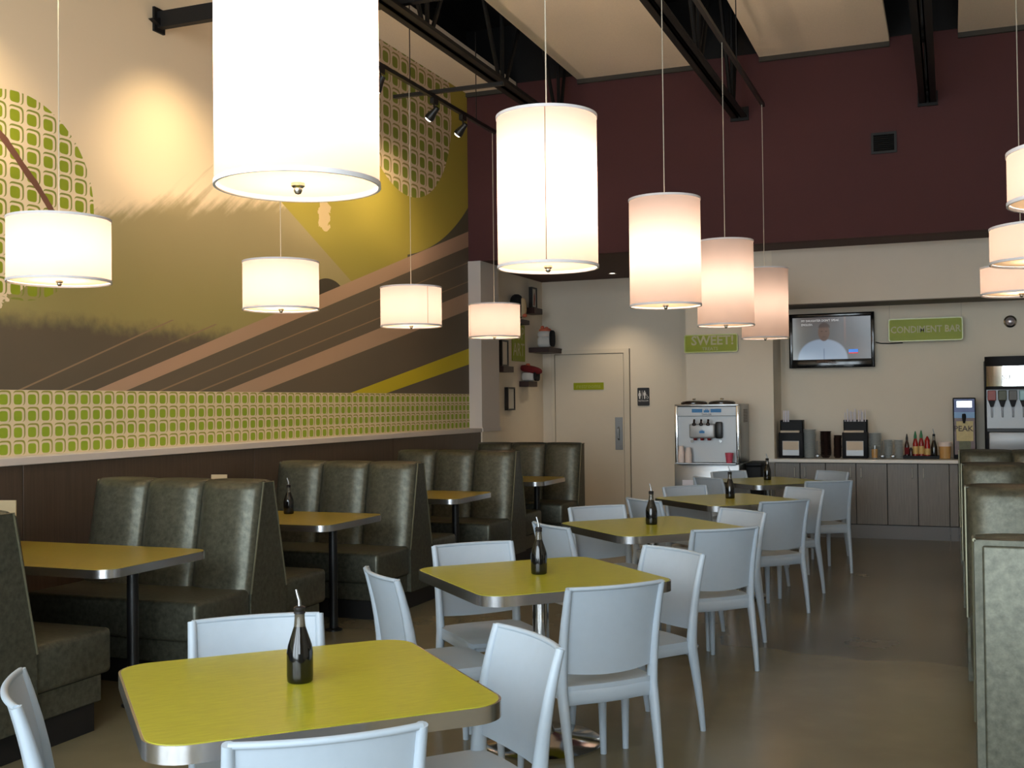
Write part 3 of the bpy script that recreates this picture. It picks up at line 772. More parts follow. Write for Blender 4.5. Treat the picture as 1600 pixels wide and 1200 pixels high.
# ------------------------------------------------------------------ shelf wall
def shelf(label, y0, y1, z0, z1, d):
    tag(part('wall_shelf', box(BM(), XL, XL + d, y0, y1, z0, z1, 0.004, 1), 'shelf_wood', smooth=False), label, 'shelf', 'dark wooden block shelves')
shelf('dark wooden block shelf holding the tall framed picture, highest by the corner', 14.29, 14.62, 2.775, 2.855, 0.17)
shelf('dark wooden block shelf holding the orange topped plush, against the door wall', 14.5, 15.06, 2.245, 2.315, 0.30)
shelf('dark wooden block shelf holding a framed picture beside the white pilaster', 13.17, 13.52, 1.945, 2.02, 0.16)
shelf('dark wooden block shelf holding the plush with a maroon topping', 14.12, 14.46, 1.765, 1.84, 0.14)
shelf('dark wooden block shelf mostly hidden behind a drum lamp', 13.75, 14.1, 2.60, 2.66, 0.17)
def frame(label, x0, y0, y1, z0, z1, d):
    t = thing('picture_frame', label, 'picture', (x0, y0, z0))
    W, H = y1 - y0, z1 - z0; b = BM(); k = 0.022
    box(b, 0, d, 0, k, 0, H); box(b, 0, d, W - k, W, 0, H); box(b, 0, d, k, W - k, 0, k); box(b, 0, d, k, W - k, H - k, H)
    part('frame', b, 'frame_black', t, smooth=False)
    p = part('print', box(BM(), 0.002, d - 0.012, k, W - k, k, H - k), 'print_paper', t, smooth=False)
    return t, p, W, H, d
t, p, W, H, d = frame('black framed picture with a reddish figure on the highest shelf', -5.40, 14.40, 14.60, 2.856, 3.15, 0.05)
part('figure_print', prism(BM(), [(W * 0.4, H * 0.15), (W * 0.62, H * 0.12), (W * 0.75, H * 0.5), (W * 0.6, H * 0.8), (W * 0.45, H * 0.6)], 'x', d - 0.0118, d - 0.0108), 'print_figure', p, smooth=False)
t, p, W, H, d = frame('black framed grey picture standing on the shelf by the white pilaster', -5.39, 13.24, 13.47, 2.021, 2.36, 0.05)
part('figure_print', prism(BM(), [(W * 0.3, H * 0.1), (W * 0.7, H * 0.1), (W * 0.6, H * 0.6), (W * 0.5, H * 0.8), (W * 0.4, H * 0.6)], 'x', d - 0.0118, d - 0.0108), 'bulkhead_grey', p, smooth=False)
frame('black box frame with blank pale print, lowest on the shelf wall', XL + 0.001, 13.58, 13.84, 1.45, 1.755, 0.05)
t = thing('wall_sign', 'green wall sign reading POP ART above the plush shelves', 'sign', (XL, 14.09, 2.36))
part('board', box(BM(), 0.001, 0.012, -0.24, 0.24, -0.25, 0.25, 0.003, 1), 'sign_green', t, smooth=False)
text('lettering', 'POP', 0.25, 'sign_text', t, (0.013, 0, 0.12), (PI / 2, 0, PI / 2), sx=0.9)
text('lettering', 'ART', 0.25, 'sign_text', t, (0.013, 0, -0.10), (PI / 2, 0, PI / 2), sx=0.9)
def blob(sx, sy, sz, k=2.6, n=16, m=10):
    b = BM(); bmesh.ops.create_uvsphere(b, u_segments=n, v_segments=m, radius=1.0)
    for v in b.verts:
        x, y, z = v.co; l = (abs(x) ** k + abs(y) ** k + abs(z) ** k) ** (1 / k); q = v.co / max(l, 1e-6)
        v.co = Vector((q.x * sx, q.y * sy, q.z * sz))
    return b
# plush sushi pieces
t = thing('plush_toy', 'round plush toy with black back and cream face behind a drum lamp', 'plush toy', (-5.36, 13.86, 2.66))
part('body', blob(0.085, 0.13, 0.17), 'plush_black', t, (-0.01, 0.0, 0.17)); part('face', blob(0.055, 0.07, 0.13), 'plush_cream', t, (0.06, 0.02, 0.16)); part('bow', blob(0.03, 0.03, 0.025), 'plush_orange', t, (0.10, 0.0, 0.05))
t = thing('plush_toy', 'white plush toy with orange topping and black band on corner shelf', 'plush toy', (-5.28, 14.72, 2.315))
part('body', blob(0.105, 0.10, 0.085, 3.5), 'plush_white', t, (0, 0, 0.085)); part('upper_body', blob(0.10, 0.09, 0.055, 3), 'plush_white', t, (-0.005, 0, 0.19))
part('topping', blob(0.085, 0.07, 0.035), 'plush_orange', t, (0.0, 0, 0.245)); part('bow', blob(0.025, 0.03, 0.025), 'plush_orange', t, (-0.03, -0.03, 0.285)); part('bow', blob(0.025, 0.03, 0.02), 'plush_orange', t, (0.03, -0.03, 0.275))
part('band', blob(0.02, 0.095, 0.115, 4), 'plush_black', t, (0.105, 0, 0.13))
t = thing('plush_toy', 'white plush toy draped with a wide maroon topping', 'plush toy', (-5.36, 14.26, 1.84))
part('body', blob(0.095, 0.10, 0.065, 4), 'plush_white', t, (0.01, 0, 0.065)); part('topping', blob(0.16, 0.12, 0.055, 2.4), 'plush_red', t, (0.03, 0, 0.16), (0, 0.22, 0)); part('bow', blob(0.03, 0.02, 0.02), 'plush_orange', t, (0.0, -0.03, 0.225))
part('band', blob(0.02, 0.1, 0.08, 4), 'plush_black', t, (0.115, 0, 0.08))

# ------------------------------------------------------------------ door wall signs, downlight, vent
def plate_sign(name, label, loc, W, H, T, m, r=0.02, edge=None):
    t = thing(name, label, 'sign', loc)
    b = BM(); prism(b, rrect(W, H, r, 5), 'y', -T, 0); part('plate', b, m, t, smooth=False)
    if edge:
        b = BM(); o, i = rrect(W, H, r, 5), rrect(W - 0.025, H - 0.025, r * 0.7, 5)
        n = len(o); A = [b.verts.new((p[0], -T - 0.0015, p[1])) for p in o]; B = [b.verts.new((p[0], -T - 0.0015, p[1])) for p in i]
        A2 = [b.verts.new((p[0], -T + 0.001, p[1])) for p in o]; B2 = [b.verts.new((p[0], -T + 0.001, p[1])) for p in i]
        for q in range(n):
            k = (q + 1) % n
            b.faces.new((A[q], A[k], B[k], B[q])); b.faces.new((A[q], A2[q], A2[k], A[k])); b.faces.new((B[q], B[k], B2[k], B2[q])); b.faces.new((A2[q], B2[q], B2[k], A2[k]))
        part('border', b, edge, t, smooth=False)
    return t
t = plate_sign('door_sign', 'small green plate with tiny lettering on the beige door', (-4.755, YD - 0.0221, 1.772), 0.445, 0.1, 0.006, 'sign_green', 0.006)
text('lettering', 'restrooms', 0.085, 'sign_edge', t, (0, -0.0075, 0.0))
t = plate_sign('restroom_sign', 'black restroom plate with white figures beside the beige door', (-3.965, YD - 0.001, 1.613), 0.17, 0.25, 0.008, 'sign_black', 0.014)
for sx, skirt in ((-0.052, True), (0.018, False)):
    b = BM(); pts = [(math.cos(a) * 0.010 + sx, math.sin(a) * 0.010 + 0.075) for a in [2 * PI * i / 14 for i in range(14)]]
    prism(b, pts, 'y', -0.0105, -0.0085)
    if skirt: P = [(-0.010, 0.062), (0.010, 0.062), (0.021, 0.02), (0.012, 0.008), (0.008, -0.03), (-0.008, -0.03), (-0.012, 0.008), (-0.021, 0.02)]
    else: P = [(-0.018, 0.062), (0.018, 0.062), (0.020, 0.018), (0.011, 0.018), (0.009, -0.03), (-0.009, -0.03), (-0.011, 0.018), (-0.020, 0.018)]
    prism(b, [(p[0] + sx, p[1]) for p in P], 'y', -0.0105, -0.0085); part('figure_symbol', b, 'sign_white', t, smooth=False)
part('divider', box(BM(), -0.019, -0.014, -0.0105, -0.0085, -0.032, 0.085), 'sign_white', t, smooth=False)
b = BM(); ring = [(0.058 + 0.014 * math.cos(a), -0.0095, -0.012 + 0.014 * math.sin(a)) for a in [PI * 0.75 + 1.45 * PI * i / 12 for i in range(13)]]
tube(b, ring, 0.0022, 6, side=(0, 1, 0)); tube(b, [(0.05, -0.0095, 0.032), (0.052, -0.0095, 0.004), (0.066, -0.0095, 0.002), (0.074, -0.0095, -0.02)], 0.003, 6, side=(0, 1, 0))
part('wheelchair_symbol', b, 'sign_white', t)
text('lettering', 'RESTROOM', 0.032, 'sign_white', t, (0, -0.0095, -0.058), sx=0.85)

t = thing('downlight', 'small lit recessed downlight in the dark soffit', 'light', (-4.21, 14.44, ZS))
part('trim_ring', lathe(BM(), [(0.035, 0), (0.06, 0), (0.06, -0.006), (0.035, -0.003), (0.035, 0)], 24), 'nickel', t)
part('lens', lathe(BM(), [(0, -0.002), (0.035, -0.002)], 20), 'downlight_lens', t)
l = bpy.data.lights.new('downlight_beam', 'SPOT'); l.energy = 60; l.spot_size = math.radians(95); l.spot_blend = 0.8; l.color = (1, 0.8, 0.56); l.shadow_soft_size = 0.04
lo = bpy.data.objects.new('downlight_beam', l); C.objects.link(lo); lo.parent = t; lo.location = (0, 0, -0.02)

t = thing('air_vent', 'dark square air vent on the maroon upper wall', 'vent', (-0.61, YM, 4.27))
b = BM(); W, H = 0.26, 0.225
for q in ((-W / 2, -W / 2 + 0.025, -H / 2, H / 2), (W / 2 - 0.025, W / 2, -H / 2, H / 2), (-W / 2 + 0.025, W / 2 - 0.025, -H / 2, -H / 2 + 0.025), (-W / 2 + 0.025, W / 2 - 0.025, H / 2 - 0.025, H / 2)):
    box(b, q[0], q[1], -0.02, -0.001, q[2], q[3])
part('vent_frame', b, 'kick', t, smooth=False)
part('vent_backing', box(BM(), -W / 2 + 0.02, W / 2 - 0.02, -0.004, -0.001, -H / 2 + 0.02, H / 2 - 0.02), 'kick', t, smooth=False)
sm = mesh('slat', prism(BM(), [(-0.018, -0.008), (-0.016, -0.01), (-0.004, 0.008), (-0.006, 0.01)], 'x', -W / 2 + 0.02, W / 2 - 0.02), 'black_metal', False)
for k in range(8): link('slat', sm, t, (0, 0, -H / 2 + 0.038 + k * 0.0215))

# ------------------------------------------------------------------ pier wall: sweet sign and soft-serve machine
t = plate_sign('hanging_sign', 'green acrylic sign reading SWEET above the soft serve machine', (-2.613, YS - 0.03, 2.222), 0.635, 0.215, 0.012, 'sign_green', 0.025, 'sign_edge')
text('lettering', 'SWEET!', 0.15, 'sign_text', t, (0.02, -0.0145, 0.03), bold=0.003, sx=1.0)
text('lettering', 'TREATS', 0.055, 'sign_text', t, (-0.01, -0.0145, -0.065))
for sx in (-0.25, 0.25): part('standoff', tube(BM(), [(sx, 0, 0), (sx, 0.03, 0)], 0.008, 8), 'nickel', t)

t = thing('soft_serve_machine', 'tall stainless soft serve machine standing by the pier wall', 'ice cream machine', (-2.533, 12.35, 0))
W, D = 0.72, 0.66; HW = W / 2
part('lower_cabinet', box(BM(), -HW - 0.01, HW, 0.0, D, 0.06, 0.842, 0.012, 2), 'steel', t)
part('upper_cabinet', box(BM(), -HW, HW, 0.07, D, 0.842, 1.50, 0.012, 2), 'steel', t)
for s in (-1, 1): part('side_post', box(BM(), s * (HW - 0.016) - 0.016, s * (HW - 0.016) + 0.016, 0.0, 0.08, 0.842, 1.50, 0.006, 2), 'chrome', t)
hp = part('header_panel', box(BM(), -HW + 0.03, HW - 0.03, 0.012, 0.08, 1.375, 1.48, 0.004, 1), 'panel_silver', t, smooth=False)
part('top_cap', box(BM(), -HW, HW, 0.0, D, 1.48, 1.51, 0.008, 2), 'steel', t)
part('splash_panel', box(BM(), -HW + 0.03, HW - 0.03, 0.05, 0.08, 0.86, 1.375), 'panel_silver', t, smooth=False)
part('drip_shelf', box(BM(), -HW + 0.02, HW - 0.02, -0.10, 0.08, 0.842, 0.858, 0.004, 1), 'steel', t, smooth=False)
for s in (-1, 1): part('logo_bar', box(BM(), s * 0.105 - 0.06, s * 0.105 + 0.06, 0.009, 0.0115, 1.415, 1.455), 'logo_blue', hp, smooth=False)
def crown(parent, x, y, z, k):
    P = [(-1, -0.8), (1, -0.8), (1, 0.5), (0.62, 0.0), (0.42, 0.9), (0.14, 0.1), (0, 1.1), (-0.14, 0.1), (-0.42, 0.9), (-0.62, 0.0), (-1, 0.5)]
    part('crown_logo', prism(BM(), [(x + p[0] * k, z + p[1] * k * 0.8) for p in P], 'y', y - 0.003, y), 'logo_blue', parent, smooth=False)
crown(hp, 0, 0.0115, 1.435, 0.032)
text('lettering', 'TAYLOR', 0.03, 'sign_black', hp, (0, 0.0105, 1.392))
df = part('dispensing_head', box(BM(), -0.185, 0.10, -0.06, 0.05, 1.13, 1.29, 0.02, 3), 'panel_silver', t)
part('head_side', box(BM(), 0.10, 0.175, -0.02, 0.05, 1.125, 1.31, 0.015, 2), 'black_metal', t)
crown(df, -0.04, -0.06, 1.205, 0.03)
for k in range(3):
    x = -0.125 + k * 0.078
    lv = part('draw_lever', tube(BM(), [(x, -0.045, 1.28), (x, -0.07, 1.30), (x + 0.01, -0.10, 1.335)], 0.012, 8), 'bowl_dark', t)
    part('lever_knob', blob(0.022, 0.02, 0.018), 'bowl_dark', lv, (x, -0.068, 1.285))
    part('nozzle', lathe(BM(), [(0, 0), (0.018, 0), (0.022, 0.03), (0, 0.03)], 14), 'plush_red', t, (x, -0.02, 1.105))
for x in (-0.165, 0.155): part('thumb_bolt', tube(BM(), [(x, 0.05, 1.095), (x, -0.0, 1.095)], 0.016, 10), 'chrome', t)
for x in (-0.19, 0.13):
    h = part('hopper_lid', lathe(BM(), [(0, 1.535), (0.06, 1.548), (0.13, 1.54), (0.15, 1.525), (0.15, 1.51), (0, 1.51)], 28), 'bowl_dark', t, (x, 0.25, 0))
    part('lid_knob', lathe(BM(), [(0.006, 1.54), (0.006, 1.556), (0.022, 1.562), (0.018, 1.574), (0, 1.576)], 14), 'nickel', h)
b = BM()
for k in range(9): box(b, HW, HW + 0.003, 0.3, 0.56, 1.30 + k * 0.017, 1.308 + k * 0.017)
part('side_louvre', b, 'groove', t, smooth=False)['kind'] = 'stuff'
part('paper_label', box(BM(), -0.28, -0.16, -0.003, 0.0, 0.60, 0.66), 'paper_white', t, smooth=False)
for x in (-0.3, 0.3):
    for y in (0.08, 0.56): part('caster', lathe(BM(), [(0, FZ), (0.03, FZ), (0.03, 0.06), (0, 0.06)], 12), 'black_metal', t, (x, y, 0))
# cups on its drip shelf
cupm = mesh('paper_cup', lathe(BM(), [(0, 0.085), (0.026, 0.085), (0.037, 0.004), (0.039, 0.0), (0.036, 0.0), (0.025, 0.08), (0, 0.08)], 20), 'cup_white')
zc = 0.8585
for k in range(7):
    tag(link('paper_cup', cupm, None, (-2.815, 12.312, zc + k * 0.0165)), 'white paper cup upturned in the taller stack on the soft serve machine', 'cup', 'upturned white paper cups, taller stack')
for k in range(6):
    tag(link('paper_cup', cupm, None, (-2.733, 12.312, zc + k * 0.0165)), 'white paper cup upturned in the shorter stack on the soft serve machine', 'cup', 'upturned white paper cups, shorter stack')
t = thing('pink_cup', 'pink plastic cup holding a spoon on the soft serve machine', 'cup', (-2.275, 12.30, zc))
part('cup_body', lathe(BM(), [(0, 0), (0.033, 0), (0.046, 0.11), (0.043, 0.11), (0.030, 0.006), (0, 0.006)], 20), 'cup_pink', t)
part('spoon', tube(BM(), [(0.0, 0, 0.01), (0.04, 0, 0.14)], 0.003, 6), 'steel', t)
t = thing('waste_bin', 'low black bin between soft serve machine and counter', 'bin', (-2.07, 12.86, 0))
part('bin_body', box(BM(), -0.085, 0.085, -0.2, 0.2, FZ, 0.80, 0.015, 2), 'plastic_black', t)
part('bin_lid', box(BM(), -0.09, 0.09, -0.21, 0.21, 0.80, 0.845, 0.012, 2), 'plastic_black', t)

# ------------------------------------------------------------------ counter
ZW = 0.868
tag(part('worktop', box(BM(), -1.99, 2.3, YS - 0.04, YA - 0.001, ZW - 0.04, ZW, 0.004, 1), 'worktop', smooth=False), 'long white worktop of the condiment counter', 'worktop')
CY = YS + 0.02
def cabinet(label, x0, x1, handles=True):
    t = thing('base_cabinet', label, 'cabinet', ((x0 + x1) / 2, CY, 0), group='grey wood base cabinets of the counter')
    h = (x1 - x0) / 2
    part('carcass', box(BM(), -h + 0.001, h - 0.001, 0.02, 0.57, 0.13, ZW - 0.041), 'kick', t, smooth=False)
    part('toe_kick', box(BM(), -h, h, 0.0, 0.03, FZ, 0.13), 'cabinet_kick', t, smooth=False)
    for s in (-1, 1):
        a, b = (-h + 0.004, -0.004) if s < 0 else (0.004, h - 0.004)
        d = part('door', box(BM(), a, b, 0.0, 0.02, 0.138, ZW - 0.048, 0.002, 1), 'cabinet', t, smooth=False)
        x = s * 0.058
        part('handle', tube(BM(), [(x, 0.0, 0.66), (x, -0.026, 0.665), (x, -0.026, 0.77), (x, 0.0, 0.775)], 0.005, 8), 'handle_metal', d)
    return t
cabinet('grey wood base cabinet by the pier wall end of counter', -1.90, -1.334)
cabinet('grey wood base cabinet in the middle of the counter front', -1.334, -0.668)
cabinet('grey wood base cabinet next to the aisle booths', -0.668, -0.021)
for i, (a, b) in enumerate(((0.07, 0.72), (0.72, 1.37), (1.37, 2.02))):
    cabinet('grey wood base cabinet hidden behind the aisle booths, %s along' % ordinal[4 - i], a, b)
t = thing('filler_panel', 'narrow grey wood filler panel beside the aisle booths', 'panel', (0.0245, CY, 0))
part('board', box(BM(), -0.043, 0.043, 0.0, 0.02, 0.138, ZW - 0.048, 0.002, 1), 'cabinet', t, smooth=False); part('toe_kick', box(BM(), -0.043, 0.043, 0.0, 0.03, FZ, 0.13), 'cabinet_kick', t, smooth=False)
t = thing('filler_panel', 'short grey wood filler panel in front of the pier corner', 'panel', (-1.945, CY - 0.02, 0))
part('board', box(BM(), -0.043, 0.043, -0.03, -0.001, 0.138, ZW - 0.048, 0.002, 1), 'cabinet', t, smooth=False); part('toe_kick', box(BM(), -0.043, 0.043, -0.025, -0.001, FZ, 0.13), 'cabinet_kick', t, smooth=False)

# napkin dispensers with straw caddies
def dispenser(label, x, y):
    t = thing('napkin_dispenser', label, 'napkin dispenser', (x, y, ZW))
    part('body', box(BM(), -0.14, 0.14, 0, 0.2, 0, 0.30, 0.012, 2), 'plastic_black', t)
    part('face_plate', box(BM(), -0.095, 0.095, -0.006, 0.0, 0.03, 0.20, 0.002, 1), 'panel_silver', t, smooth=False)
    part('napkin', box(BM(), -0.09, 0.09, -0.010, -0.006, 0.095, 0.195, 0.0015, 1), 'napkin', t, smooth=False)
    part('napkin_stack', box(BM(), -0.12, 0.10, -0.004, 0.03, 0.295, 0.32, 0.004, 1), 'napkin', t, smooth=False)
    c = BM(); box(c, -0.125, 0.135, 0.05, 0.06, 0.30, 0.42); box(c, -0.125, -0.115, 0.05, 0.19, 0.30, 0.44); box(c, 0.125, 0.135, 0.05, 0.19, 0.30, 0.44); box(c, -0.125, 0.135, 0.18, 0.19, 0.30, 0.44)
    part('caddy', c, 'plastic_black', t, smooth=False)
    return t
dispenser('black napkin dispenser at the pier wall end of the counter', -1.735, 13.26)
dispenser('black napkin dispenser bristling with wrapped straws, mid counter', -1.02, 13.26)
stm = mesh('wrapped_straw', box(BM(), -0.006, 0.006, -0.004, 0.004, 0, 0.25, 0.002, 1), 'paper_white', False)
for k in range(5):
    o = link('wrapped_straw', stm, None, (-1.825 + k * 0.0145, 13.35 + (k % 2) * 0.03, ZW + 0.302), (0, 0, random.uniform(0, 1)))
    tag(o, 'white wrapped straw in the bunch on the pier end napkin dispenser', 'straw', 'wrapped straws, small bunch')
for k in range(14):
    o = link('wrapped_straw', stm, None, (-1.125 + k * 0.0165 + random.uniform(-0.002, 0.002), 13.345 + (k % 3) * 0.03, ZW + 0.302 - random.uniform(0, 0.0)), (random.uniform(-0.04, 0.04), random.uniform(-0.05, 0.05), random.uniform(0, 1)))
    o.scale = (1, 1, random.uniform(0.86, 1.06))
    tag(o, 'white wrapped straw in the wide bunch on the mid counter napkin dispenser', 'straw', 'wrapped straws, wide bunch')

# stacked crockery
plm = mesh('side_plate', lathe(BM(), [(0, 0), (0.045, 0), (0.074, 0.014), (0.074, 0.018), (0.045, 0.006), (0, 0.006)], 24), 'ceramic')
plm2 = mesh('saucer', lathe(BM(), [(0, 0), (0.03, 0), (0.052, 0.012), (0.052, 0.016), (0.03, 0.005), (0, 0.005)], 20), 'ceramic')
bwm = mesh('dark_bowl', lathe(BM(), [(0, 0), (0.035, 0), (0.068, 0.04), (0.066, 0.042), (0.033, 0.006), (0, 0.006)], 24), 'bowl_dark')
bwm2 = mesh('dark_bowl', lathe(BM(), [(0, 0), (0.03, 0), (0.048, 0.03), (0.046, 0.032), (0.028, 0.005), (0, 0.005)], 20), 'bowl_dark')
def pile(name, me, n, dz, x, y, label, cat):
    for k in range(n):
        tag(link(name, me, None, (x + random.uniform(-0.003, 0.003), y, ZW + k * dz)), label, cat, label + ' pile')
pile('side_plate', plm, 22, 0.0150, -1.53, 13.36, 'pale plate in the tall pile beside the pier end napkin dispenser', 'plate')
pile('dark_bowl', bwm, 14, 0.0205, -1.35, 13.36, 'dark brown bowl in the taller glossy pile', 'bowl')
pile('dark_bowl', bwm2, 15, 0.0165, -1.215, 13.34, 'dark brown bowl in the shorter narrow pile', 'bowl')
pile('side_plate', plm, 19, 0.0150, -0.808, 13.40, 'pale plate in the pile behind the clear tumbler', 'plate')
pile('saucer', plm2, 15, 0.0138, -0.665, 13.38, 'small pale saucer in the pile beside the tall plates', 'saucer')
pile('saucer', plm2, 15, 0.0138, -0.553, 13.38, 'small pale saucer in the pile beside the sauce tray', 'saucer')
for i, x in enumerate((-1.438, -0.722, -0.609)):
    t = thing('ladle', 'steel ladle propped between %s' % ('plates and dark bowls', 'tall plates and saucers', 'the two saucer piles')[i], 'ladle', (x, 13.27, ZW))
    part('handle', tube(BM(), [(0, 0.0, 0.02), (0, 0.02, 0.2)], 0.005, 8), 'steel', t); part('scoop', blob(0.03, 0.012, 0.024, 2), 'steel', t, (0, -0.004, 0.026))
t = thing('tumbler', 'clear tumbler with amber drink in front of plates', 'glass', (-0.803, 13.22, ZW))
part('drink', lathe(BM(), [(0, 0.012), (0.032, 0.012), (0.035, 0.11), (0, 0.11)], 20), 'tub_amber', t)
part('glass', lathe(BM(), [(0, 0), (0.036, 0), (0.041, 0.15), (0.039, 0.15), (0.0345, 0.008), (0, 0.008)], 20), 'pane', t)
# sauce tray
t = thing('sauce_tray', 'black tray holding the sauce bottles', 'tray', (-0.312, 13.36, ZW))
b = BM(); box(b, -0.19, 0.19, -0.09, 0.09, 0, 0.008)
part('tray_base', b, 'plastic_black', t, smooth=False)
b = BM()
for q in ((-0.19, 0.19, -0.09, -0.082), (-0.19, 0.19, 0.082, 0.09), (-0.19, -0.182, -0.082, 0.082), (0.182, 0.19, -0.082, 0.082)): box(b, *q, 0.008, 0.035)
part('tray_rim', b, 'plastic_black', t, smooth=False)
def sauce(name, label, x, y, h, r, body, cap, neck=0.4, labelm=None):
    t = thing(name, label, 'bottle', (x, y, ZW + 0.0085), group='bottles in the sauce tray')
    hb = h * 0.72
    part('body', lathe(BM(), [(0, 0), (r, 0), (r, hb * 0.72), (r * neck, hb), (0, hb)], 20), body, t)
    part('cap', lathe(BM(), [(r * neck * 1.1, hb), (r * neck * 1.1, hb + h * 0.1), (r * 0.18, h), (0, h)], 16), cap, t)
    if labelm: part('label_band', lathe(BM(), [(r + 0.0008, hb * 0.2), (r + 0.0008, hb * 0.6)], 20), labelm, t)
sauce('hot_sauce_bottle', 'slim dark hot sauce bottle with black cap in the tray', -0.462, 13.36, 0.27, 0.026, 'sauce_dark', 'stopper', 0.45, 'plush_red')
sauce('spice_jar', 'tiny dark jar low in the sauce tray', -0.418, 13.30, 0.12, 0.02, 'sauce_dark', 'stopper', 0.8)
sauce('chili_sauce_bottle', 'red chili sauce bottle with green cap beside the tiny jar', -0.372, 13.36, 0.30, 0.029, 'sauce_red', 'cap_green', 0.5, 'label_gold')
sauce('chili_sauce_bottle', 'red chili sauce bottle with green cap next to the ketchup', -0.31, 13.35, 0.31, 0.029, 'sauce_red', 'cap_green', 0.5, 'label_gold')
sauce('ketchup_bottle', 'all red squeeze ketchup bottle in the sauce tray', -0.246, 13.35, 0.245, 0.031, 'sauce_red', 'sauce_red', 0.8, 'label_gold')
bb = dup(bp, 'dark bottle with clear neck and pourer standing in the sauce tray', (-0.176, 13.35, ZW + 0.0085), 0.2, 'bottles in the sauce tray')
bb.scale = (0.92, 0.92, 1.25)
t = thing('sauce_tub', 'clear tub of amber sauce beside the tea dispenser', 'tub', (-0.062, 13.33, ZW))
part('contents', lathe(BM(), [(0, 0.004), (0.056, 0.004), (0.064, 0.14), (0, 0.14)], 20), 'tub_amber', t); part('rim', lathe(BM(), [(0.066, 0.14), (0.07, 0.19), (0.068, 0.19), (0.064, 0.14)], 20), 'cup_white', t)

# tea dispenser
t = thing('tea_dispenser', 'tall tea dispenser with blue sky and PEAK label on the counter', 'drink dispenser', (0.145, 13.3, ZW))
part('housing', box(BM(), -0.118, 0.118, 0.0, 0.3, 0.0, 0.68, 0.01, 2), 'plastic_black', t)
part('sky_panel', box(BM(), -0.105, 0.105, -0.004, 0.0, 0.46, 0.665), 'tea_blue', t, smooth=False)
part('cloud_panel', box(BM(), -0.105, 0.105, -0.0055, -0.004, 0.455, 0.52), 'tea_sky', t, smooth=False)
part('display_panel', box(BM(), -0.08, 0.08, -0.012, -0.004, 0.57, 0.645, 0.003, 1), 'chrome', t, smooth=False)
part('field_panel', box(BM(), -0.105, 0.105, -0.004, 0.0, 0.05, 0.455), 'tea_brown', t, smooth=False)
lb = part('label_panel', box(BM(), -0.085, 0.088, -0.006, -0.004, 0.20, 0.42), 'tea_label', t, smooth=False)
part('leaf_panel', box(BM(), -0.06, 0.06, -0.008, -0.006, 0.06, 0.20), 'tea_green', t, smooth=False)
text('lettering', 'PEAK', 0.085, 'shelf_wood', lb, (-0.012, -0.0075, 0.335), bold=0.001)
part('tap', lathe(BM(), [(0, 0.395), (0.01, 0.40), (0.022, 0.47), (0.018, 0.5), (0.0, 0.505)], 14), 'plastic_black', t, (-0.005, -0.03, 0))
part('drip_cup', lathe(BM(), [(0, 0), (0.03, 0), (0.034, 0.03), (0, 0.03)], 16), 'steel', t, (0, -0.035, 0.02))

# soda fountain
t = thing('soda_fountain', 'wide soda fountain with mirrored top panel and row of valves', 'drink dispenser', (0.76, 13.2, ZW))
HW = 0.40
part('cabinet_body', box(BM(), -HW, HW, 0.10, 0.5, 0.0, 1.09, 0.01, 2), 'plastic_black', t)
def curved(z0, z1, bulge, x0=-HW + 0.015, x1=HW - 0.015, yb=0.10):
    def f(u, v, s):
        x = x0 + (x1 - x0) * (u + 1) / 2; y = yb - bulge * math.sqrt(max(0.0, 1 - 0.9 * u * u)) * 1.0 if s == 0 else yb + 0.002
        return (x, y, z0 + (z1 - z0) * v)
    return sheet(BM(), f, 24, 2)
part('canopy', curved(1.02, 1.125, 0.14, -HW, HW), 'plastic_black', t, ang=50)
mp = part('mirror_panel', curved(0.80, 1.02, 0.115), 'chrome', t, ang=50)
part('canopy_lip', curved(0.765, 0.80, 0.125, -HW, HW), 'plastic_black', t, ang=50)
text('lettering', 'SU', 0.075, 'sign_white', mp, (-0.19, -0.008, 0.895), (PI / 2, 0, -0.25))
part('splash_plate', box(BM(), -HW + 0.015, HW - 0.015, 0.085, 0.10, 0.30, 0.765), 'panel_silver', t, smooth=False)
part('ledge_bar', box(BM(), -HW + 0.01, HW - 0.01, 0.05, 0.10, 0.30, 0.34, 0.006, 2), 'black_metal', t, smooth=False)
part('lower_apron', box(BM(), -HW + 0.03, HW - 0.03, 0.03, 0.10, 0.10, 0.30, 0.012, 2), 'panel_silver', t)
part('drip_tray', box(BM(), -HW, HW, -0.10, 0.12, 0.03, 0.085, 0.005, 1), 'plastic_black', t, smooth=False)
gm = mesh('grate_bar', box(BM(), -0.006, 0.006, -0.10, 0.06, 0.085, 0.095), 'steel', False)
for k in range(22): link('grate_bar', gm, t, (-HW + 0.035 + k * 0.0348, 0, 0))
for k, mm in enumerate(('valve_red', 'valve_green', 'valve_grey', 'valve_cyan', 'plastic_black', 'valve_red', 'valve_green')):
    x = -HW + 0.065 + k * 0.108 * (0.98)
    v = part('valve', box(BM(), x - 0.042, x + 0.042, 0.015, 0.086, 0.645, 0.755, 0.006, 1), mm, t, smooth=False)
    part('valve_nose', prism(BM(), [(x - 0.036, 0.645), (x + 0.036, 0.645), (x + 0.014, 0.575), (x - 0.014, 0.575)], 'y', 0.03, 0.08), 'plastic_black', v, smooth=False)
    part('lever', box(BM(), x - 0.009, x + 0.009, 0.06, 0.068, 0.46, 0.58, 0.003, 1), 'bowl_dark', v, smooth=False)

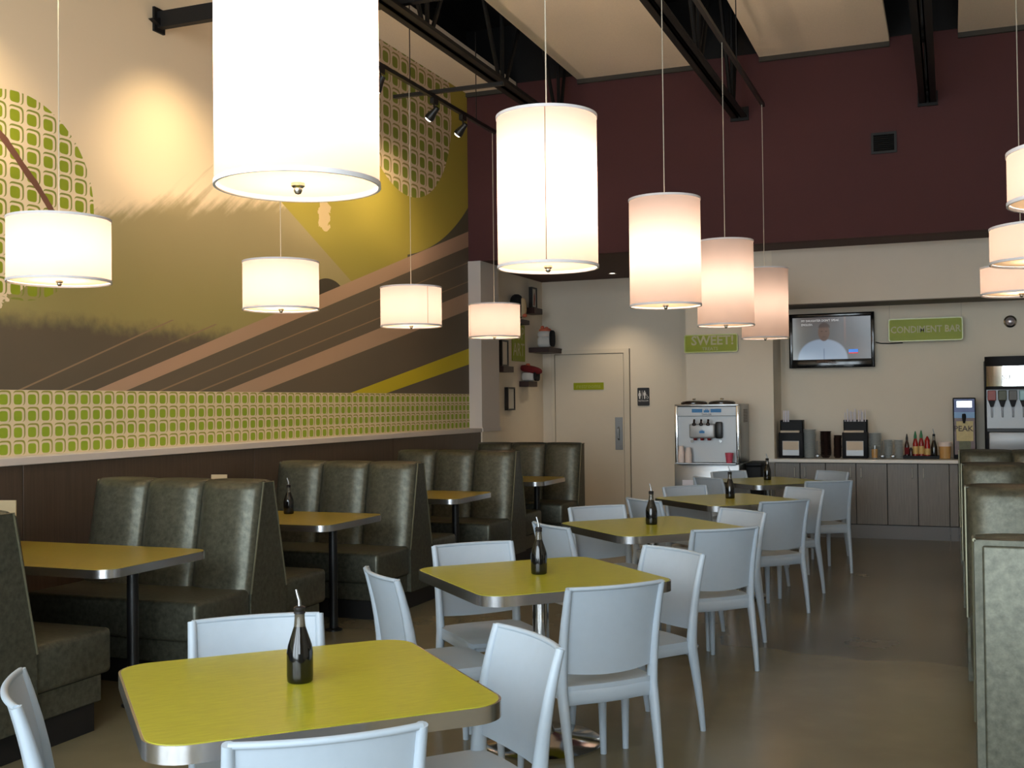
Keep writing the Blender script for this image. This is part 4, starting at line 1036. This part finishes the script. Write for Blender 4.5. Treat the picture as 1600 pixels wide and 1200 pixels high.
# ------------------------------------------------------------------ television and hanging sign on the alcove wall
t = thing('television', 'black wall television showing a man in pale blue shirt', 'television', (-1.292, YA - 0.09, 2.242))
t.rotation_euler = (0, 0, 0)
W, H = 0.975, 0.645; b = BM()
box(b, -W / 2, -W / 2 + 0.042, -0.05, 0, -H / 2, H / 2, 0.006, 2); box(b, W / 2 - 0.042, W / 2, -0.05, 0, -H / 2, H / 2, 0.006, 2)
box(b, -W / 2 + 0.03, W / 2 - 0.03, -0.05, 0, H / 2 - 0.042, H / 2, 0.006, 2); box(b, -W / 2 + 0.03, W / 2 - 0.03, -0.05, 0, -H / 2, -H / 2 + 0.10, 0.006, 2)
bz = part('bezel', b, 'tv_black', t)
sc = part('screen', box(BM(), -W / 2 + 0.04, W / 2 - 0.04, -0.012, 0.0, -0.245, 0.255), 'tv_picture', t, (0, -0.02, 0.022), smooth=False)
part('back_shell', box(BM(), -W / 2 + 0.02, W / 2 - 0.02, -0.012, 0.055, -H / 2 + 0.02, H / 2 - 0.02, 0.008, 1), 'plastic_black', t, smooth=False)
text('caption_text', "MY DAUGHTER DON'T SPEAK", 0.036, 'tv_caption', sc, (-0.345, -0.0135, 0.215), align='LEFT', sx=0.9)
text('caption_text', 'ENGLISH.', 0.036, 'tv_caption', sc, (-0.345, -0.0135, 0.17), align='LEFT', sx=0.9)
part('screen_badge', box(BM(), 0.195, 0.30, -0.014, -0.0122, -0.168, -0.132), 'tv_badge', sc, smooth=False)
part('screen_badge', box(BM(), 0.195, 0.30, -0.014, -0.0122, -0.182, -0.168), 'tv_badge_red', sc, smooth=False)
text('maker_lettering', 'VIZIO', 0.032, 'maker_mark', bz, (0.0, -0.0515, -0.265))
part('wall_bracket', box(BM(), -0.15, 0.15, 0.0551, 0.089, -0.15, 0.15), 'black_metal', t, smooth=False)
tag(part('television_cable', tube(BM(), [(-0.80, YA - 0.04, 2.21), (-0.74, YA - 0.03, 2.195), (-0.64, YA - 0.03, 2.19), (-0.5, YA - 0.015, 2.195)], 0.006, 8), 'black_metal'), 'black cable running from the television behind the condiment sign', 'cable')
t = plate_sign('hanging_sign', 'green acrylic CONDIMENT BAR sign hanging above the counter', (-0.25, YA - 0.16, 2.333), 0.80, 0.265, 0.012, 'sign_green', 0.03, 'sign_edge')
text('lettering', 'CONDIMENT BAR', 0.108, 'sign_text', t, (0.0, -0.0145, 0.0), sx=0.86, bold=0.002)
for sx in (-0.385, 0.385): part('hanging_wire', tube(BM(), [(sx, -0.006, 0.12), (sx, -0.006, ZB - 2.333)], 0.0008, 6), 'groove', t)
t = thing('wall_dome', 'small round chrome dome on the alcove wall above the soda fountain', 'dome', (0.645, YA, 2.40))
part('ring', lathe(BM(), [(0.05, 0), (0.068, 0), (0.068, 0.02), (0.05, 0.03), (0.05, 0)], 28), 'nickel', t, rot=(PI / 2, 0, 0))
part('dome_lens', lathe(BM(), [(0.052, 0.01), (0.045, 0.035), (0.025, 0.05), (0, 0.055)], 24), 'speaker_chrome', t, rot=(PI / 2, 0, 0))
